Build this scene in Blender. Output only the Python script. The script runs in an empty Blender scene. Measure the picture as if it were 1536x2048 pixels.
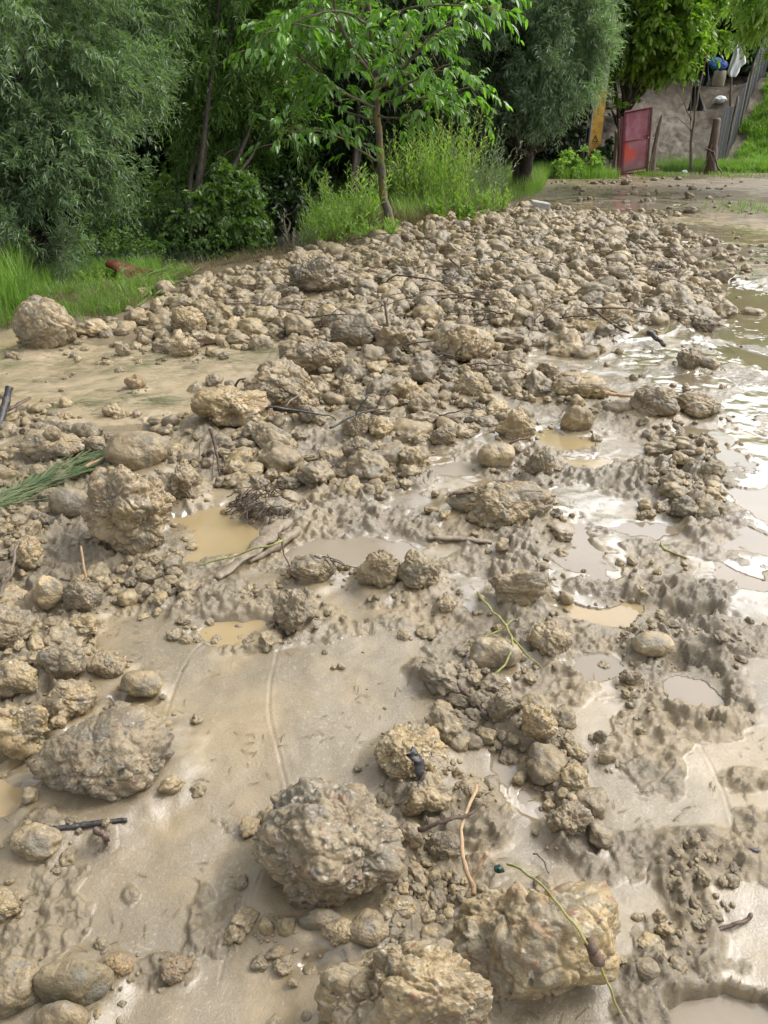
import bpy, bmesh, math, random
import numpy as np
from mathutils import Vector, Matrix
R = math.radians
random.seed(7); rng = np.random.default_rng(11)
sc = bpy.context.scene
col = sc.collection
# ---------------------------------------------------------------- camera
F = 1500.0; PITCH = 28.19; EYE = 1.6           # focal length in photo pixels (1536x2048), degrees down, metres
cam_d = bpy.data.cameras.new("camera"); cam = bpy.data.objects.new("camera", cam_d); col.objects.link(cam)
cam.location = (0, 0, EYE); cam.rotation_euler = (R(90 - PITCH), 0, 0)
cam_d.sensor_fit = 'VERTICAL'; cam_d.sensor_height = 24; cam_d.lens = 24 * F / 2048
cam_d.clip_start = 0.05; cam_d.clip_end = 1000
sc.camera = cam
# ---------------------------------------------------------------- sky, sun, exposure
SUN_EL, SUN_AZ = 50, 72                          # azimuth from +Y towards +X
w = bpy.data.worlds.new("World"); sc.world = w; w.use_nodes = True
nt = w.node_tree; bg = nt.nodes["Background"]
sky = nt.nodes.new("ShaderNodeTexSky"); sky.sky_type = 'NISHITA'; sky.sun_disc = False
sky.sun_elevation = R(SUN_EL); sky.sun_rotation = R(SUN_AZ); sky.dust_density = 4; sky.air_density = 1.2
hs = nt.nodes.new("ShaderNodeHueSaturation"); hs.inputs["Saturation"].default_value = 0.2
nt.links.new(sky.outputs[0], hs.inputs["Color"])
tc = nt.nodes.new("ShaderNodeTexCoord"); cn = nt.nodes.new("ShaderNodeTexNoise"); cn.inputs["Scale"].default_value = 2.2; cn.inputs["Detail"].default_value = 5
cm = nt.nodes.new("ShaderNodeMapRange"); cm.inputs[1].default_value = .3; cm.inputs[2].default_value = .7; cm.inputs[3].default_value = .75; cm.inputs[4].default_value = 1.35
mx = nt.nodes.new("ShaderNodeVectorMath"); mx.operation = 'SCALE'
nt.links.new(tc.outputs["Generated"], cn.inputs["Vector"]); nt.links.new(cn.outputs[0], cm.inputs[0])
nt.links.new(hs.outputs[0], mx.inputs[0]); nt.links.new(cm.outputs[0], mx.inputs["Scale"])
# brighter cloud lobe added over the track ahead, so wet mud reflects white
dt = nt.nodes.new("ShaderNodeVectorMath"); dt.operation = 'DOT_PRODUCT'; az_, el_ = R(17), R(35)
dt.inputs[1].default_value = (math.sin(az_) * math.cos(el_), math.cos(az_) * math.cos(el_), math.sin(el_)); nt.links.new(tc.outputs["Generated"], dt.inputs[0])
lm = nt.nodes.new("ShaderNodeMapRange"); lm.interpolation_type = 'SMOOTHSTEP'; lm.inputs[1].default_value = .88; lm.inputs[2].default_value = .99; lm.inputs[3].default_value = 1; lm.inputs[4].default_value = 2.3; nt.links.new(dt.outputs["Value"], lm.inputs[0])
mx2 = nt.nodes.new("ShaderNodeVectorMath"); mx2.operation = 'SCALE'; nt.links.new(mx.outputs[0], mx2.inputs[0]); nt.links.new(lm.outputs[0], mx2.inputs["Scale"])
nt.links.new(mx2.outputs[0], bg.inputs[0]); bg.inputs[1].default_value = 0.135
sd = bpy.data.lights.new("sun", 'SUN'); sd.energy = 1.15; sd.angle = R(18); sd.color = (1, .965, .9)
so = bpy.data.objects.new("sun", sd); col.objects.link(so)
sdir = Vector((math.sin(R(SUN_AZ)) * math.cos(R(SUN_EL)), math.cos(R(SUN_AZ)) * math.cos(R(SUN_EL)), math.sin(R(SUN_EL))))
so.rotation_euler = sdir.to_track_quat('Z', 'Y').to_euler(); so.location = (5, 5, 20)
sc.view_settings.view_transform = 'Standard'; sc.view_settings.look = 'None'; sc.view_settings.gamma = 1
sc.view_settings.exposure = 1.12
sc.cycles.max_bounces = 8; sc.cycles.diffuse_bounces = 4; sc.cycles.transparent_max_bounces = 8
sc.cycles.use_denoising = True
# ---------------------------------------------------------------- projection helpers
SP, CP = math.sin(R(PITCH)), math.cos(R(PITCH))
def ray(u, v):
    a = np.asarray(u, float) - 768; b = 1024 - np.asarray(v, float)
    return a / F, CP + b / F * SP, -SP + b / F * CP
def P(u, v, h=0.0):                                 # where the sight line of a photo pixel meets the height h
    dx, dy, dz = ray(u, v); t = (h - EYE) / dz
    return dx * t, dy * t
def Q(u, v, y):                                     # where it reaches the distance y
    dx, dy, dz = ray(u, v); t = y / dy
    return Vector((dx * t, y, EYE + dz * t))
def proj(x, y, z):
    d = y * CP - (z - EYE) * SP; up = y * SP + (z - EYE) * CP
    return 768 + F * x / d, 1024 - F * up / d, d
# ---------------------------------------------------------------- noise
def _h(ix, iy, iz, s):
    n = (ix.astype(np.uint32) * np.uint32(374761393) + iy.astype(np.uint32) * np.uint32(668265263) + iz.astype(np.uint32) * np.uint32(2147483647) + np.uint32((s * 974634777) & 0xffffffff))
    n = (n ^ (n >> np.uint32(13))) * np.uint32(1274126177); n = (n ^ (n >> np.uint32(16))) * np.uint32(2246822519)
    return n ^ (n >> np.uint32(15))
_G = np.array([(1,1,0),(-1,1,0),(1,-1,0),(-1,-1,0),(1,0,1),(-1,0,1),(1,0,-1),(-1,0,-1),(0,1,1),(0,-1,1),(0,1,-1),(0,-1,-1),(1,1,0),(-1,1,0),(0,-1,1),(0,-1,-1)], np.float32)
def noise(p, s=0):
    p = p.astype(np.float32); i = np.floor(p).astype(np.int64); f = p - i
    u = f * f * f * (f * (f * 6 - 15) + 10)
    r = 0
    for a in (0, 1):
        wa = u[:, 0] if a else 1 - u[:, 0]
        for b in (0, 1):
            wb = u[:, 1] if b else 1 - u[:, 1]
            for c in (0, 1):
                wc = u[:, 2] if c else 1 - u[:, 2]
                g = _G[_h(i[:, 0] + a, i[:, 1] + b, i[:, 2] + c, s) & 15]
                r = r + wa * wb * wc * (g[:, 0] * (f[:, 0] - a) + g[:, 1] * (f[:, 1] - b) + g[:, 2] * (f[:, 2] - c))
    return r
def fbm(p, s=0, o=4, gain=.5):
    r = 0; a = 1
    for k in range(o):
        r = r + a * noise(p * (2 ** k) + k * 17.3, s + k); a *= gain
    return r
def worley(p, s=0, flat=False):
    i = np.floor(p).astype(np.int64); f1 = np.full(len(p), 9.); f2 = f1.copy(); cid = np.zeros(len(p))
    for a in (-1, 0, 1):
        for b in (-1, 0, 1):
            for c in ((0,) if flat else (-1, 0, 1)):
                j = i + (a, b, c); h = _h(j[:, 0], j[:, 1], j[:, 2], s)
                q = j + np.stack([(h & 1023) / 1023., ((h >> 10) & 1023) / 1023., ((h >> 20) & 1023) / 1023. * (0 if flat else 1)], 1)
                d = np.sqrt(((p - q) ** 2).sum(1)); m = d < f1
                f2 = np.where(m, f1, np.minimum(f2, d)); cid = np.where(m, (_h(j[:, 0], j[:, 1], j[:, 2], s + 77) & 65535) / 65535., cid); f1 = np.where(m, d, f1)
    return f1, f2, cid
def sstep(a, b, x):
    t = np.clip((x - a) / (b - a), 0, 1); return t * t * (3 - 2 * t)
def p2(x, y, k): return np.stack([x * k, y * k, np.full_like(x, .37)], 1)
# ---------------------------------------------------------------- mesh + tag helpers
def mesh_np(name, V, faces, mat, colr=None, smooth=True):
    """faces: list of int arrays (n,k) of equal k each"""
    me = bpy.data.meshes.new(name); me.vertices.add(len(V)); me.vertices.foreach_set("co", np.asarray(V, np.float32).ravel())
    idx = np.concatenate([f.ravel() for f in faces]); tot = np.concatenate([np.full(len(f), f.shape[1]) for f in faces])
    me.loops.add(len(idx)); me.loops.foreach_set("vertex_index", idx.astype(np.int32))
    me.polygons.add(len(tot)); me.polygons.foreach_set("loop_start", np.concatenate([[0], np.cumsum(tot)[:-1]]).astype(np.int32))
    me.polygons.foreach_set("use_smooth", np.full(len(tot), smooth))
    if colr is not None:
        ca = me.color_attributes.new("Col", 'FLOAT_COLOR', 'POINT')
        c4 = np.ones((len(V), 4), np.float32); c4[:, :colr.shape[1]] = colr; ca.data.foreach_set("color", c4.ravel())
    me.update(calc_edges=True); me.materials.append(mat)
    return me
def link(name, me, parent=None, loc=None):
    o = bpy.data.objects.new(name, me); col.objects.link(o)
    if parent is not None: o.parent = parent
    if loc is not None: o.location = loc
    return o
def tag(o, label=None, cat=None, group=None, kind=None):
    for k, v in (("label", label), ("category", cat), ("group", group), ("kind", kind)):
        if v: o[k] = v
    return o
def thing(name, label, cat, loc=(0, 0, 0), rz=0, group=None):
    o = bpy.data.objects.new(name, None); col.objects.link(o); o.location = loc; o.rotation_euler = (0, 0, rz); o.empty_display_size = .1
    return tag(o, label, cat, group)
class MB:
    def __init__(s): s.v = []; s.f = {}; s.n = 0; s.c = []
    def add(s, V, F_, c=None):
        V = np.asarray(V, float).reshape(-1, 3); s.v.append(V)
        for f in F_:
            f = np.asarray(f, int); f = f.reshape(-1, f.shape[-1]); s.f.setdefault(f.shape[1], []).append(f + s.n)
        s.n += len(V)
        s.c.append(np.tile(np.asarray(c if c is not None else (1, 1, 1), float), (len(V), 1)) if c is None or np.ndim(c) == 1 else c)
    def box(s, c, d, rot=None, jit=0):
        V = np.array([(x, y, z) for x in (-.5, .5) for y in (-.5, .5) for z in (-.5, .5)]) * d
        if jit: V = V + rng.normal(0, jit, V.shape)
        if rot is not None: V = V @ np.array(rot.to_3x3()).T
        s.add(V + np.array(c), [[(0, 1, 3, 2), (4, 6, 7, 5), (0, 4, 5, 1), (2, 3, 7, 6), (0, 2, 6, 4), (1, 5, 7, 3)]])
    def tube(s, pts, rad, n=8, wob=0, flat=1.0, seed=0):
        pts = np.asarray(pts, float); m = len(pts); rad = np.broadcast_to(np.asarray(rad, float), (m,))
        T = np.gradient(pts, axis=0); T /= np.linalg.norm(T, axis=1)[:, None] + 1e-9
        ref = np.array([0, 0, 1.]) if abs(T[0][2]) < .9 else np.array([1., 0, 0])
        A = np.cross(T, ref); A /= np.linalg.norm(A, axis=1)[:, None] + 1e-9; B = np.cross(A, T)
        th = np.arange(n) * 2 * math.pi / n
        rr = rad[:, None] * np.ones(n)
        if wob: 
            pp = pts[:, None, :] + rr[..., None] * (np.cos(th)[None, :, None] * A[:, None, :] + np.sin(th)[None, :, None] * B[:, None, :])
            rr = rr * (1 + wob * fbm(pp.reshape(-1, 3) * (1.2 / max(rad.max(), .004)) * .5, seed, 3).reshape(rr.shape))
        V = pts[:, None, :] + rr[..., None] * (np.cos(th)[None, :, None] * A[:, None, :] + flat * np.sin(th)[None, :, None] * B[:, None, :])
        V = np.concatenate([V.reshape(-1, 3), pts[:1], pts[-1:]])
        i, j = np.meshgrid(np.arange(m - 1), np.arange(n), indexing='ij'); j2 = (j + 1) % n
        q = np.stack([i * n + j, i * n + j2, (i + 1) * n + j2, (i + 1) * n + j], -1).reshape(-1, 4)
        jj = np.arange(n); c0 = np.stack([(jj + 1) % n, jj, np.full(n, m * n)], 1); c1 = np.stack([(m - 1) * n + jj, (m - 1) * n + (jj + 1) % n, np.full(n, m * n + 1)], 1)
        s.add(V, [q, np.concatenate([c0, c1])])
    def build(s, name, mat, parent=None, smooth=True, loc=None):
        return link(name, mesh_np(name, np.concatenate(s.v), [np.concatenate(x) for x in s.f.values()], mat, np.concatenate(s.c), smooth), parent, loc)
def curve(pts, n=12, wig=0.0, seed=0):
    """smooth polyline through points"""
    pts = np.asarray(pts, float); t = np.linspace(0, len(pts) - 1, n); i = np.clip(t.astype(int), 0, len(pts) - 2); f = (t - i)[:, None]
    p0 = pts[np.clip(i - 1, 0, None)]; p1 = pts[i]; p2_ = pts[i + 1]; p3 = pts[np.clip(i + 2, None, len(pts) - 1)]
    r = .5 * ((2 * p1) + (p2_ - p0) * f + (2 * p0 - 5 * p1 + 4 * p2_ - p3) * f * f + (3 * p1 - p0 - 3 * p2_ + p3) * f ** 3)
    if wig: r = r + np.stack([fbm(np.stack([t * 1.7, t * 0 + k * 9.1, t * 0 + seed], 1), seed + k, 2) for k in range(3)], 1) * wig
    return r
# ---------------------------------------------------------------- materials
def mat(name):
    m = bpy.data.materials.new(name); m.use_nodes = True; nt = m.node_tree; return m, nt, nt.nodes["Principled BSDF"]
def N(nt, t, **k):
    n = nt.nodes.new(t)
    for a, b in k.items():
        if a in n.inputs: n.inputs[a].default_value = b
        else: setattr(n, a, b)
    return n
def nz(nt, vec, scale, detail=4, rough=.55, dist=0):
    n = N(nt, "ShaderNodeTexNoise", Scale=scale, Detail=detail, Roughness=rough, Distortion=dist)
    nt.links.new(vec, n.inputs["Vector"]); return n.outputs[0]
def mr(nt, x, a, b, c, d):
    n = N(nt, "ShaderNodeMapRange"); nt.links.new(x, n.inputs[0])
    for i, q in enumerate((a, b, c, d)): n.inputs[i + 1].default_value = q
    return n.outputs[0]
def mixc(nt, f, a, b, mode='MIX'):
    n = nt.nodes.new("ShaderNodeMix"); n.data_type = 'RGBA'; n.blend_type = mode; n.clamp_factor = True
    for s, q in ((0, f), (6, a), (7, b)):
        if isinstance(q, (int, float)): n.inputs[s].default_value = q
        elif isinstance(q, tuple): n.inputs[s].default_value = (*q, 1)
        else: nt.links.new(q, n.inputs[s])
    return n.outputs[2]
def mth(nt, op, a, b=None):
    n = nt.nodes.new("ShaderNodeMath"); n.operation = op
    for i, q in enumerate((a, b)):
        if q is None: continue
        if isinstance(q, (int, float)): n.inputs[i].default_value = q
        else: nt.links.new(q, n.inputs[i])
    return n.outputs[0]
def bump(nt, bsdf, hts):
    prev = None
    for h, dist, st in hts:
        b = N(nt, "ShaderNodeBump", Distance=dist, Strength=st); nt.links.new(h, b.inputs["Height"])
        if prev: nt.links.new(prev, b.inputs["Normal"])
        prev = b.outputs[0]
    nt.links.new(prev, bsdf.inputs["Normal"])
def pos(nt): return nt.nodes.new("ShaderNodeNewGeometry").outputs["Position"]
def obc(nt): return nt.nodes.new("ShaderNodeTexCoord").outputs["Object"]
MUD_A, MUD_B, MUD_C = (.2, .16, .105), (.13, .10, .066), (.27, .22, .15)
def mat_ground():
    m, nt, b = mat("mud_ground"); p = pos(nt)
    at = N(nt, "ShaderNodeAttribute", attribute_name="Col"); sp = nt.nodes.new("ShaderNodeSeparateColor"); nt.links.new(at.outputs["Color"], sp.inputs[0])
    rough, wet, veg_shade = sp.outputs[0], sp.outputs[1], sp.outputs[2]; dry = at.outputs["Alpha"]
    n1 = nz(nt, p, 1.3, 6); n2 = nz(nt, p, 7, 6, .6, .6); n3 = nz(nt, p, 60, 4); n4 = nz(nt, p, 260, 3)
    c = mixc(nt, mr(nt, n1, .38, .64, 0, 1), (.190, .150, .090), (.145, .117, .074))
    c = mixc(nt, mr(nt, n2, .52, .72, 0, .75), c, (.25, .188, .102))        # yellower silt
    c = mixc(nt, mth(nt, 'MULTIPLY', mr(nt, n3, .5, .75, 0, .6), mr(nt, n2, .3, .6, 0, 1)), c, MUD_B)
    c = mixc(nt, mr(nt, n4, .42, .7, 0, .5), c, (.235, .188, .12))
    c = mixc(nt, mth(nt, 'MULTIPLY', rough, mr(nt, n2, .3, .6, 0, .5)), c, (.155, .121, .070))
    c = mixc(nt, mth(nt, 'MULTIPLY', dry, .9), c, (.38, .30, .195))
    n7 = nz(nt, p, 1.9, 6, .55, 1.2); c = mixc(nt, mr(nt, n7, .50, .60, 0, .6), c, (.27, .203, .11)); n8 = nz(nt, p, 95, 2, .5); c = mixc(nt, mth(nt, 'MULTIPLY', mr(nt, n8, .60, .66, 0, .55), mr(nt, n7, .35, .55, 1, .1)), c, (.34, .29, .21)); n6 = nz(nt, p, 2.6, 5, .6, .4); c = mixc(nt, mr(nt, n6, .52, .68, 0, .45), c, (.12, .093, .062))
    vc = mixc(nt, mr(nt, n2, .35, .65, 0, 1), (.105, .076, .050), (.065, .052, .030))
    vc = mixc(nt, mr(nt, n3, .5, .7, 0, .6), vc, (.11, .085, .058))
    c = mixc(nt, veg_shade, c, vc); c = mixc(nt, mr(nt, veg_shade, 1.0, 1.4, 0, .8), c, (.030, .026, .016))  # dark litter, and the shade under the trees painted into the ground
    nt.links.new(c, b.inputs["Base Color"])
    rr = mr(nt, wet, 0, 1, .30, .11)
    rr = mth(nt, 'ADD', rr, mr(nt, n2, .3, .7, -.09, .13)); rr = mth(nt, 'ADD', rr, mth(nt, 'MULTIPLY', veg_shade, .45)); rr = mth(nt, 'ADD', rr, mth(nt, 'MULTIPLY', rough, .06))
    nt.links.new(rr, b.inputs["Roughness"]); b.inputs["Specular IOR Level"].default_value = .6
    cw = mth(nt, 'MULTIPLY', mr(nt, wet, 0, .8, .45, 1), mth(nt, 'MULTIPLY', mr(nt, veg_shade, 0, .35, 1, 0), mr(nt, rough, .1, .8, 1, .6))); nt.links.new(cw, b.inputs["Coat Weight"]); nt.links.new(mr(nt, wet, 0, 1, .17, .05), b.inputs["Coat Roughness"]); b.inputs["Coat IOR"].default_value = 1.5
    cb = N(nt, "ShaderNodeBump", Distance=.012, Strength=.5); nt.links.new(mth(nt, 'MULTIPLY', nz(nt, p, 34, 4, .6), mr(nt, wet, 0, 1, 1, .12)), cb.inputs["Height"]); cb2 = N(nt, "ShaderNodeBump", Distance=.006, Strength=1.0); nt.links.new(mth(nt, 'MULTIPLY', nz(nt, p, 170, 3, .6), mr(nt, wet, 0, .9, 1, .04)), cb2.inputs["Height"]); nt.links.new(cb.outputs[0], cb2.inputs["Normal"]); nt.links.new(cb2.outputs[0], b.inputs["Coat Normal"])
    dryn = mr(nt, wet, 0, 1, 1, .2)
    rp = N(nt, "ShaderNodeTexNoise", Scale=1.0, Detail=3.0, Distortion=.8)
    mp = N(nt, "ShaderNodeMapping"); mp.inputs["Scale"].default_value = (16, 42, 20); mp.inputs["Rotation"].default_value = (0, 0, .5); nt.links.new(p, mp.inputs[0]); nt.links.new(mp.outputs[0], rp.inputs["Vector"])
    n5 = nz(nt, p, 110, 5, .7); hA = mth(nt, 'MULTIPLY', n5, dryn); hB = mth(nt, 'MULTIPLY', n4, dryn)
    hC = mth(nt, 'MULTIPLY', nz(nt, p, 42, 8, .75), rough)
    bump(nt, b, [(rp.outputs[0], .004, .2), (hC, .013, .65), (hA, .0045, .45), (hB, .0012, .5)])
    return m
def mat_stone(name="mud_stone", tone=(1, 1, 1), wetness=0.0, isl=False):
    m, nt, b = mat(name); p = pos(nt) if isl else obc(nt)
    if not isl:
        oi = nt.nodes.new("ShaderNodeObjectInfo"); va = nt.nodes.new("ShaderNodeVectorMath"); va.operation = 'ADD'
        sc_ = nt.nodes.new("ShaderNodeVectorMath"); sc_.operation = 'SCALE'; sc_.inputs[0].default_value = (31, 17, 23); nt.links.new(oi.outputs["Random"], sc_.inputs["Scale"])
        nt.links.new(p, va.inputs[0]); nt.links.new(sc_.outputs[0], va.inputs[1]); p = va.outputs[0]; rnd = oi.outputs["Random"]; geo = pos(nt)
    else:
        rnd = nt.nodes.new("ShaderNodeNewGeometry").outputs["Random Per Island"]; geo = p
    g = geo
    at = N(nt, "ShaderNodeAttribute", attribute_name="Col")
    n1 = nz(nt, g, 9, 5); n2 = nz(nt, g, 38, 5, .6); n3 = nz(nt, g, 150, 4, .65)
    mud = mixc(nt, mr(nt, n1, .38, .62, 0, 1), (.262, .204, .118), (.168, .131, .078))
    mud = mixc(nt, mr(nt, n2, .5, .72, 0, .7), mud, (.35, .28, .175))
    mud = mixc(nt, mr(nt, n3, .54, .72, 0, .75), mud, (.065, .048, .030))
    c = mixc(nt, at.outputs["Alpha"], mud, at.outputs["Color"])
    c = mixc(nt, mr(nt, n1, .60, .72, 0, .35), c, mud)
    hsv = nt.nodes.new("ShaderNodeHueSaturation"); nt.links.new(c, hsv.inputs["Color"]); nt.links.new(mr(nt, rnd, 0, 1, .74, 1.16), hsv.inputs["Value"])
    nt.links.new(mr(nt, rnd, 0, 1, .9, 1.12), hsv.inputs["Saturation"])
    c = mixc(nt, 1.0, hsv.outputs[0], tone, 'MULTIPLY')
    nt.links.new(c, b.inputs["Base Color"])
    nt.links.new(mr(nt, n1, .35, .65, .34 - wetness, .66 - wetness), b.inputs["Roughness"]); b.inputs["Specular IOR Level"].default_value = .45
    bump(nt, b, [(n2, .007, .5), (n3, .004, .8)])
    return m
def mat_water(name, c1, c2, r=.05):
    m, nt, b = mat(name); p = pos(nt); n = nz(nt, p, 2.2, 4)
    nt.links.new(mixc(nt, mr(nt, n, .35, .65, 0, 1), c1, c2), b.inputs["Base Color"])
    b.inputs["Roughness"].default_value = r; b.inputs["IOR"].default_value = 1.36; b.inputs["Specular IOR Level"].default_value = .6
    rp = nz(nt, p, 26, 3); bump(nt, b, [(rp, .004, .12)])
    return m
def mat_leaf(name, cols, back=None, trans=.3, gloss=.42, shine=.5):
    m, nt, b = mat(name); g = nt.nodes.new("ShaderNodeNewGeometry"); rnd = g.outputs["Random Per Island"]
    cr = nt.nodes.new("ShaderNodeValToRGB"); el = cr.color_ramp.elements
    for i, c in enumerate(cols):
        e = el[i] if i < 2 else el.new(.5)
        e.position = i / max(1, len(cols) - 1) if i else 0; e.color = (*c, 1)
    nt.links.new(rnd, cr.inputs[0]); c = cr.outputs[0]
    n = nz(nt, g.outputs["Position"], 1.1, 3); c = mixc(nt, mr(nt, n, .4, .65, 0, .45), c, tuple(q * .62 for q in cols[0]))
    if back: c = mixc(nt, mth(nt, 'MULTIPLY', g.outputs["Backfacing"], .75), c, back)
    nt.links.new(c, b.inputs["Base Color"]); b.inputs["Roughness"].default_value = gloss; b.inputs["Specular IOR Level"].default_value = shine
    tr = nt.nodes.new("ShaderNodeBsdfTranslucent"); tcx = mixc(nt, 1.0, c, (1.5, 1.9, .55), 'MULTIPLY'); nt.links.new(tcx, tr.inputs[0])
    ms = nt.nodes.new("ShaderNodeMixShader"); ms.inputs[0].default_value = trans
    nt.links.new(b.outputs[0], ms.inputs[1]); nt.links.new(tr.outputs[0], ms.inputs[2]); nt.links.new(ms.outputs[0], nt.nodes["Material Output"].inputs[0])
    return m
def mat_bark(name, c1, c2, scale=30, st=(1, 1, .25), rough=.85, spot=None):
    m, nt, b = mat(name); p = pos(nt); mp = N(nt, "ShaderNodeMapping"); mp.inputs["Scale"].default_value = st; nt.links.new(p, mp.inputs[0])
    n = nz(nt, mp.outputs[0], scale, 5, .65); n2 = nz(nt, p, 4, 4)
    c = mixc(nt, mr(nt, n, .38, .62, 0, 1), c1, c2)
    if spot: c = mixc(nt, mr(nt, n2, .5, .6, 0, .8), c, spot)
    nt.links.new(c, b.inputs["Base Color"]); b.inputs["Roughness"].default_value = rough
    bump(nt, b, [(n, .01, .7)])
    return m
def mat_plain(name, c, rough=.6, metal=0, var=.25, scale=14, c2=None, bumpd=.002):
    m, nt, b = mat(name); p = pos(nt); n = nz(nt, p, scale, 5, .6)
    nt.links.new(mixc(nt, mr(nt, n, .4, .65, 0, 1), c, c2 or tuple(q * (1 - var) for q in c)), b.inputs["Base Color"])
    b.inputs["Roughness"].default_value = rough; b.inputs["Metallic"].default_value = metal
    bump(nt, b, [(n, bumpd, .4)])
    return m
M = dict(
    ground=mat_ground(), stone=mat_stone(), rubble=mat_stone("mud_rubble", isl=True), boulder=mat_stone("conglomerate", (1.06, 1.04, 1.0), wetness=.03),
    grey=mat_stone("grey_stone", (.80, .83, .86)), pale=mat_stone("pale_stone", (1.2, 1.2, 1.22)), red=mat_stone("reddish_clod", (.92, .84, .78)),
    water=mat_water("muddy_water", (.30, .225, .12), (.24, .185, .10)), pool=mat_water("olive_water", (.17, .14, .085), (.14, .115, .07), .07), silt=mat_water("silty_water", (.22, .18, .13), (.18, .148, .108), .09),
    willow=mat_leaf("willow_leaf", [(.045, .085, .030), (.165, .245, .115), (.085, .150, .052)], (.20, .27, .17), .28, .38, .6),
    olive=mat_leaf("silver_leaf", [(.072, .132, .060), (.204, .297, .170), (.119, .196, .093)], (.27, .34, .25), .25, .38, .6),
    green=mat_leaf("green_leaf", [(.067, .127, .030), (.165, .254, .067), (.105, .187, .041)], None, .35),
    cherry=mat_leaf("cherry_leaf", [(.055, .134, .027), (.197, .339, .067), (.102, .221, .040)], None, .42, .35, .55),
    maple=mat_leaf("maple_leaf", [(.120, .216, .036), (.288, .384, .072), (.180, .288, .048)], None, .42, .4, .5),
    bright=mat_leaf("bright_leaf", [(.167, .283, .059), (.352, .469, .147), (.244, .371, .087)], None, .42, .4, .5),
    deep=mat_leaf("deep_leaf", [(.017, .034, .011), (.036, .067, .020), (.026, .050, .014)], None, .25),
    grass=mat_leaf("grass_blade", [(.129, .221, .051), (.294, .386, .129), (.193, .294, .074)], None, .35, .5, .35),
    grassg=mat_leaf("lush_grass", [(.085, .160, .030), (.22, .33, .075), (.145, .235, .045)], None, .4, .5, .35),
    bundle=mat_leaf("bundled_grass", [(.07, .12, .05), (.20, .25, .12), (.30, .27, .16)], None, .15, .5, .35),
    straw=mat_leaf("dry_grass", [(.139, .101, .057), (.214, .176, .101), (.107, .076, .044)], None, .15, .7, .2),
    wetgrass=mat_leaf("wet_grass", [(.040, .080, .032), (.096, .144, .060), (.192, .176, .096)], None, .15, .45, .4),
    bark=mat_bark("dark_bark", (.025, .018, .014), (.059, .045, .032)),
    cbark=mat_bark("cherry_bark", (.075, .064, .049), (.143, .120, .090), 40, (1, 1, .6), .8, (.19, .15, .04)),
    twig=mat_bark("twig", (.048, .032, .024), (.104, .072, .052), 60), bleached=mat_bark("peeled_stick", (.304, .192, .104), (.400, .288, .176), 50),
    greenstem=mat_bark("green_stem", (.20, .20, .06), (.30, .28, .10), 50), black=mat_bark("wet_wood", (.018, .016, .016), (.05, .045, .045), 40, (1, 1, 1), .4),
    log=mat_bark("mud_wood", (.150, .116, .079), (.247, .199, .139), 25, (1, 1, 1), .6), darkwood=mat_bark("rotten_wood", (.05, .03, .02), (.14, .09, .06), 35, (1, 1, 1), .6),
    post=mat_bark("weathered_post", (.098, .075, .056), (.188, .150, .112), 22), 
)
# ---------------------------------------------------------------- terrain
BANK = [P(u, v) for u, v in ((-900, 820), (-300, 760), (0, 700), (200, 655), (330, 600), (460, 562), (560, 530), (640, 512), (720, 494), (790, 478), (900, 455), (1010, 415), (1090, 388), (1110, 352))]
BANK = np.array(BANK + [(5.2, 23.0), (2.0, 34.0), (-20, 60)])
def bank_d(x, y):
    """signed distance to the foot of the left bank, positive on the bank"""
    best = np.full(x.shape, 1e9); sgn = np.ones(x.shape)
    for (ax, ay), (bx, by) in zip(BANK[:-1], BANK[1:]):
        dx, dy = bx - ax, by - ay; L2 = dx * dx + dy * dy
        t = np.clip(((x - ax) * dx + (y - ay) * dy) / L2, 0, 1); d = np.hypot(x - ax - t * dx, y - ay - t * dy)
        s = np.sign(dx * (y - ay) - dy * (x - ax)); m = d < best
        best = np.where(m, d, best); sgn = np.where(m, s, sgn)
    return best * sgn
def gau(x, y, cx, cy, sx, sy=None): return np.exp(-(((x - cx) / sx) ** 2 + ((y - cy) / (sy or sx)) ** 2))
def macro(x, y):
    x = np.asarray(x, float); y = np.asarray(y, float)
    z = np.zeros(np.broadcast(x, y).shape)
    bd = bank_d(x + 0 * y, y + 0 * x)
    c = P(860, 400); z = z + .42 * gau(x, y, c[0], c[1], 1.9, 1.6) * sstep(-.1, .9, bd)
    c = P(700, 470); z = z + .25 * gau(x, y, c[0], c[1], 1.0, 1.0) * sstep(-.1, .8, bd)
    z = z + .12 * sstep(0, .6, bd) * sstep(9, 6, y)                      # low grassy lip at left
    c = P(560, 480); z = z - .45 * gau(x, y, c[0], c[1], 1.3, 1.0) * sstep(.2, 1.0, bd)
    c = P(120, 520); z = z - .35 * gau(x, y, c[0], c[1] + .5, 2.2, 1.1) * sstep(.3, 1.2, bd)
    z = z + .10 * gau(x, y, .8, 8.3, 2.2, 3.2) * (bd < 50)              # the rubble fan lies a little proud
    c = P(620, 600); z = z + .05 * gau(x, y, c[0], c[1], 1.0, 1.0)
    z = z - .05 * sstep(2.2, 3.2, x) * sstep(9, 6, y) * sstep(2, 4, y)
    # hill behind the gate
    hx = sstep(4.6, 7.0, x + .0 * y); rise = sstep(24.6, 36, y - .15 * (x - 8)) * 2.9
    z = z + rise * hx + .03 * np.clip(y - 34, 0, 200) * hx
    z = z + 1.3 * sstep(10.5, 15, x) * sstep(23.5, 30, y) * sstep(34, 31, y)
    z = z + .8 * sstep(36, 60, y) * (1 - hx)
    # ground rises gently off to the far right
    return z
def EL(u, v, ru, rv):
    cx, cy = P(u, v); d = proj(cx, cy, 0)[2]; y0, y1 = P(u, v + rv)[1], P(u, v - rv)[1]
    return cx, (y0 + y1) / 2, ru * d / F, (y1 - y0) / 2
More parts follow.
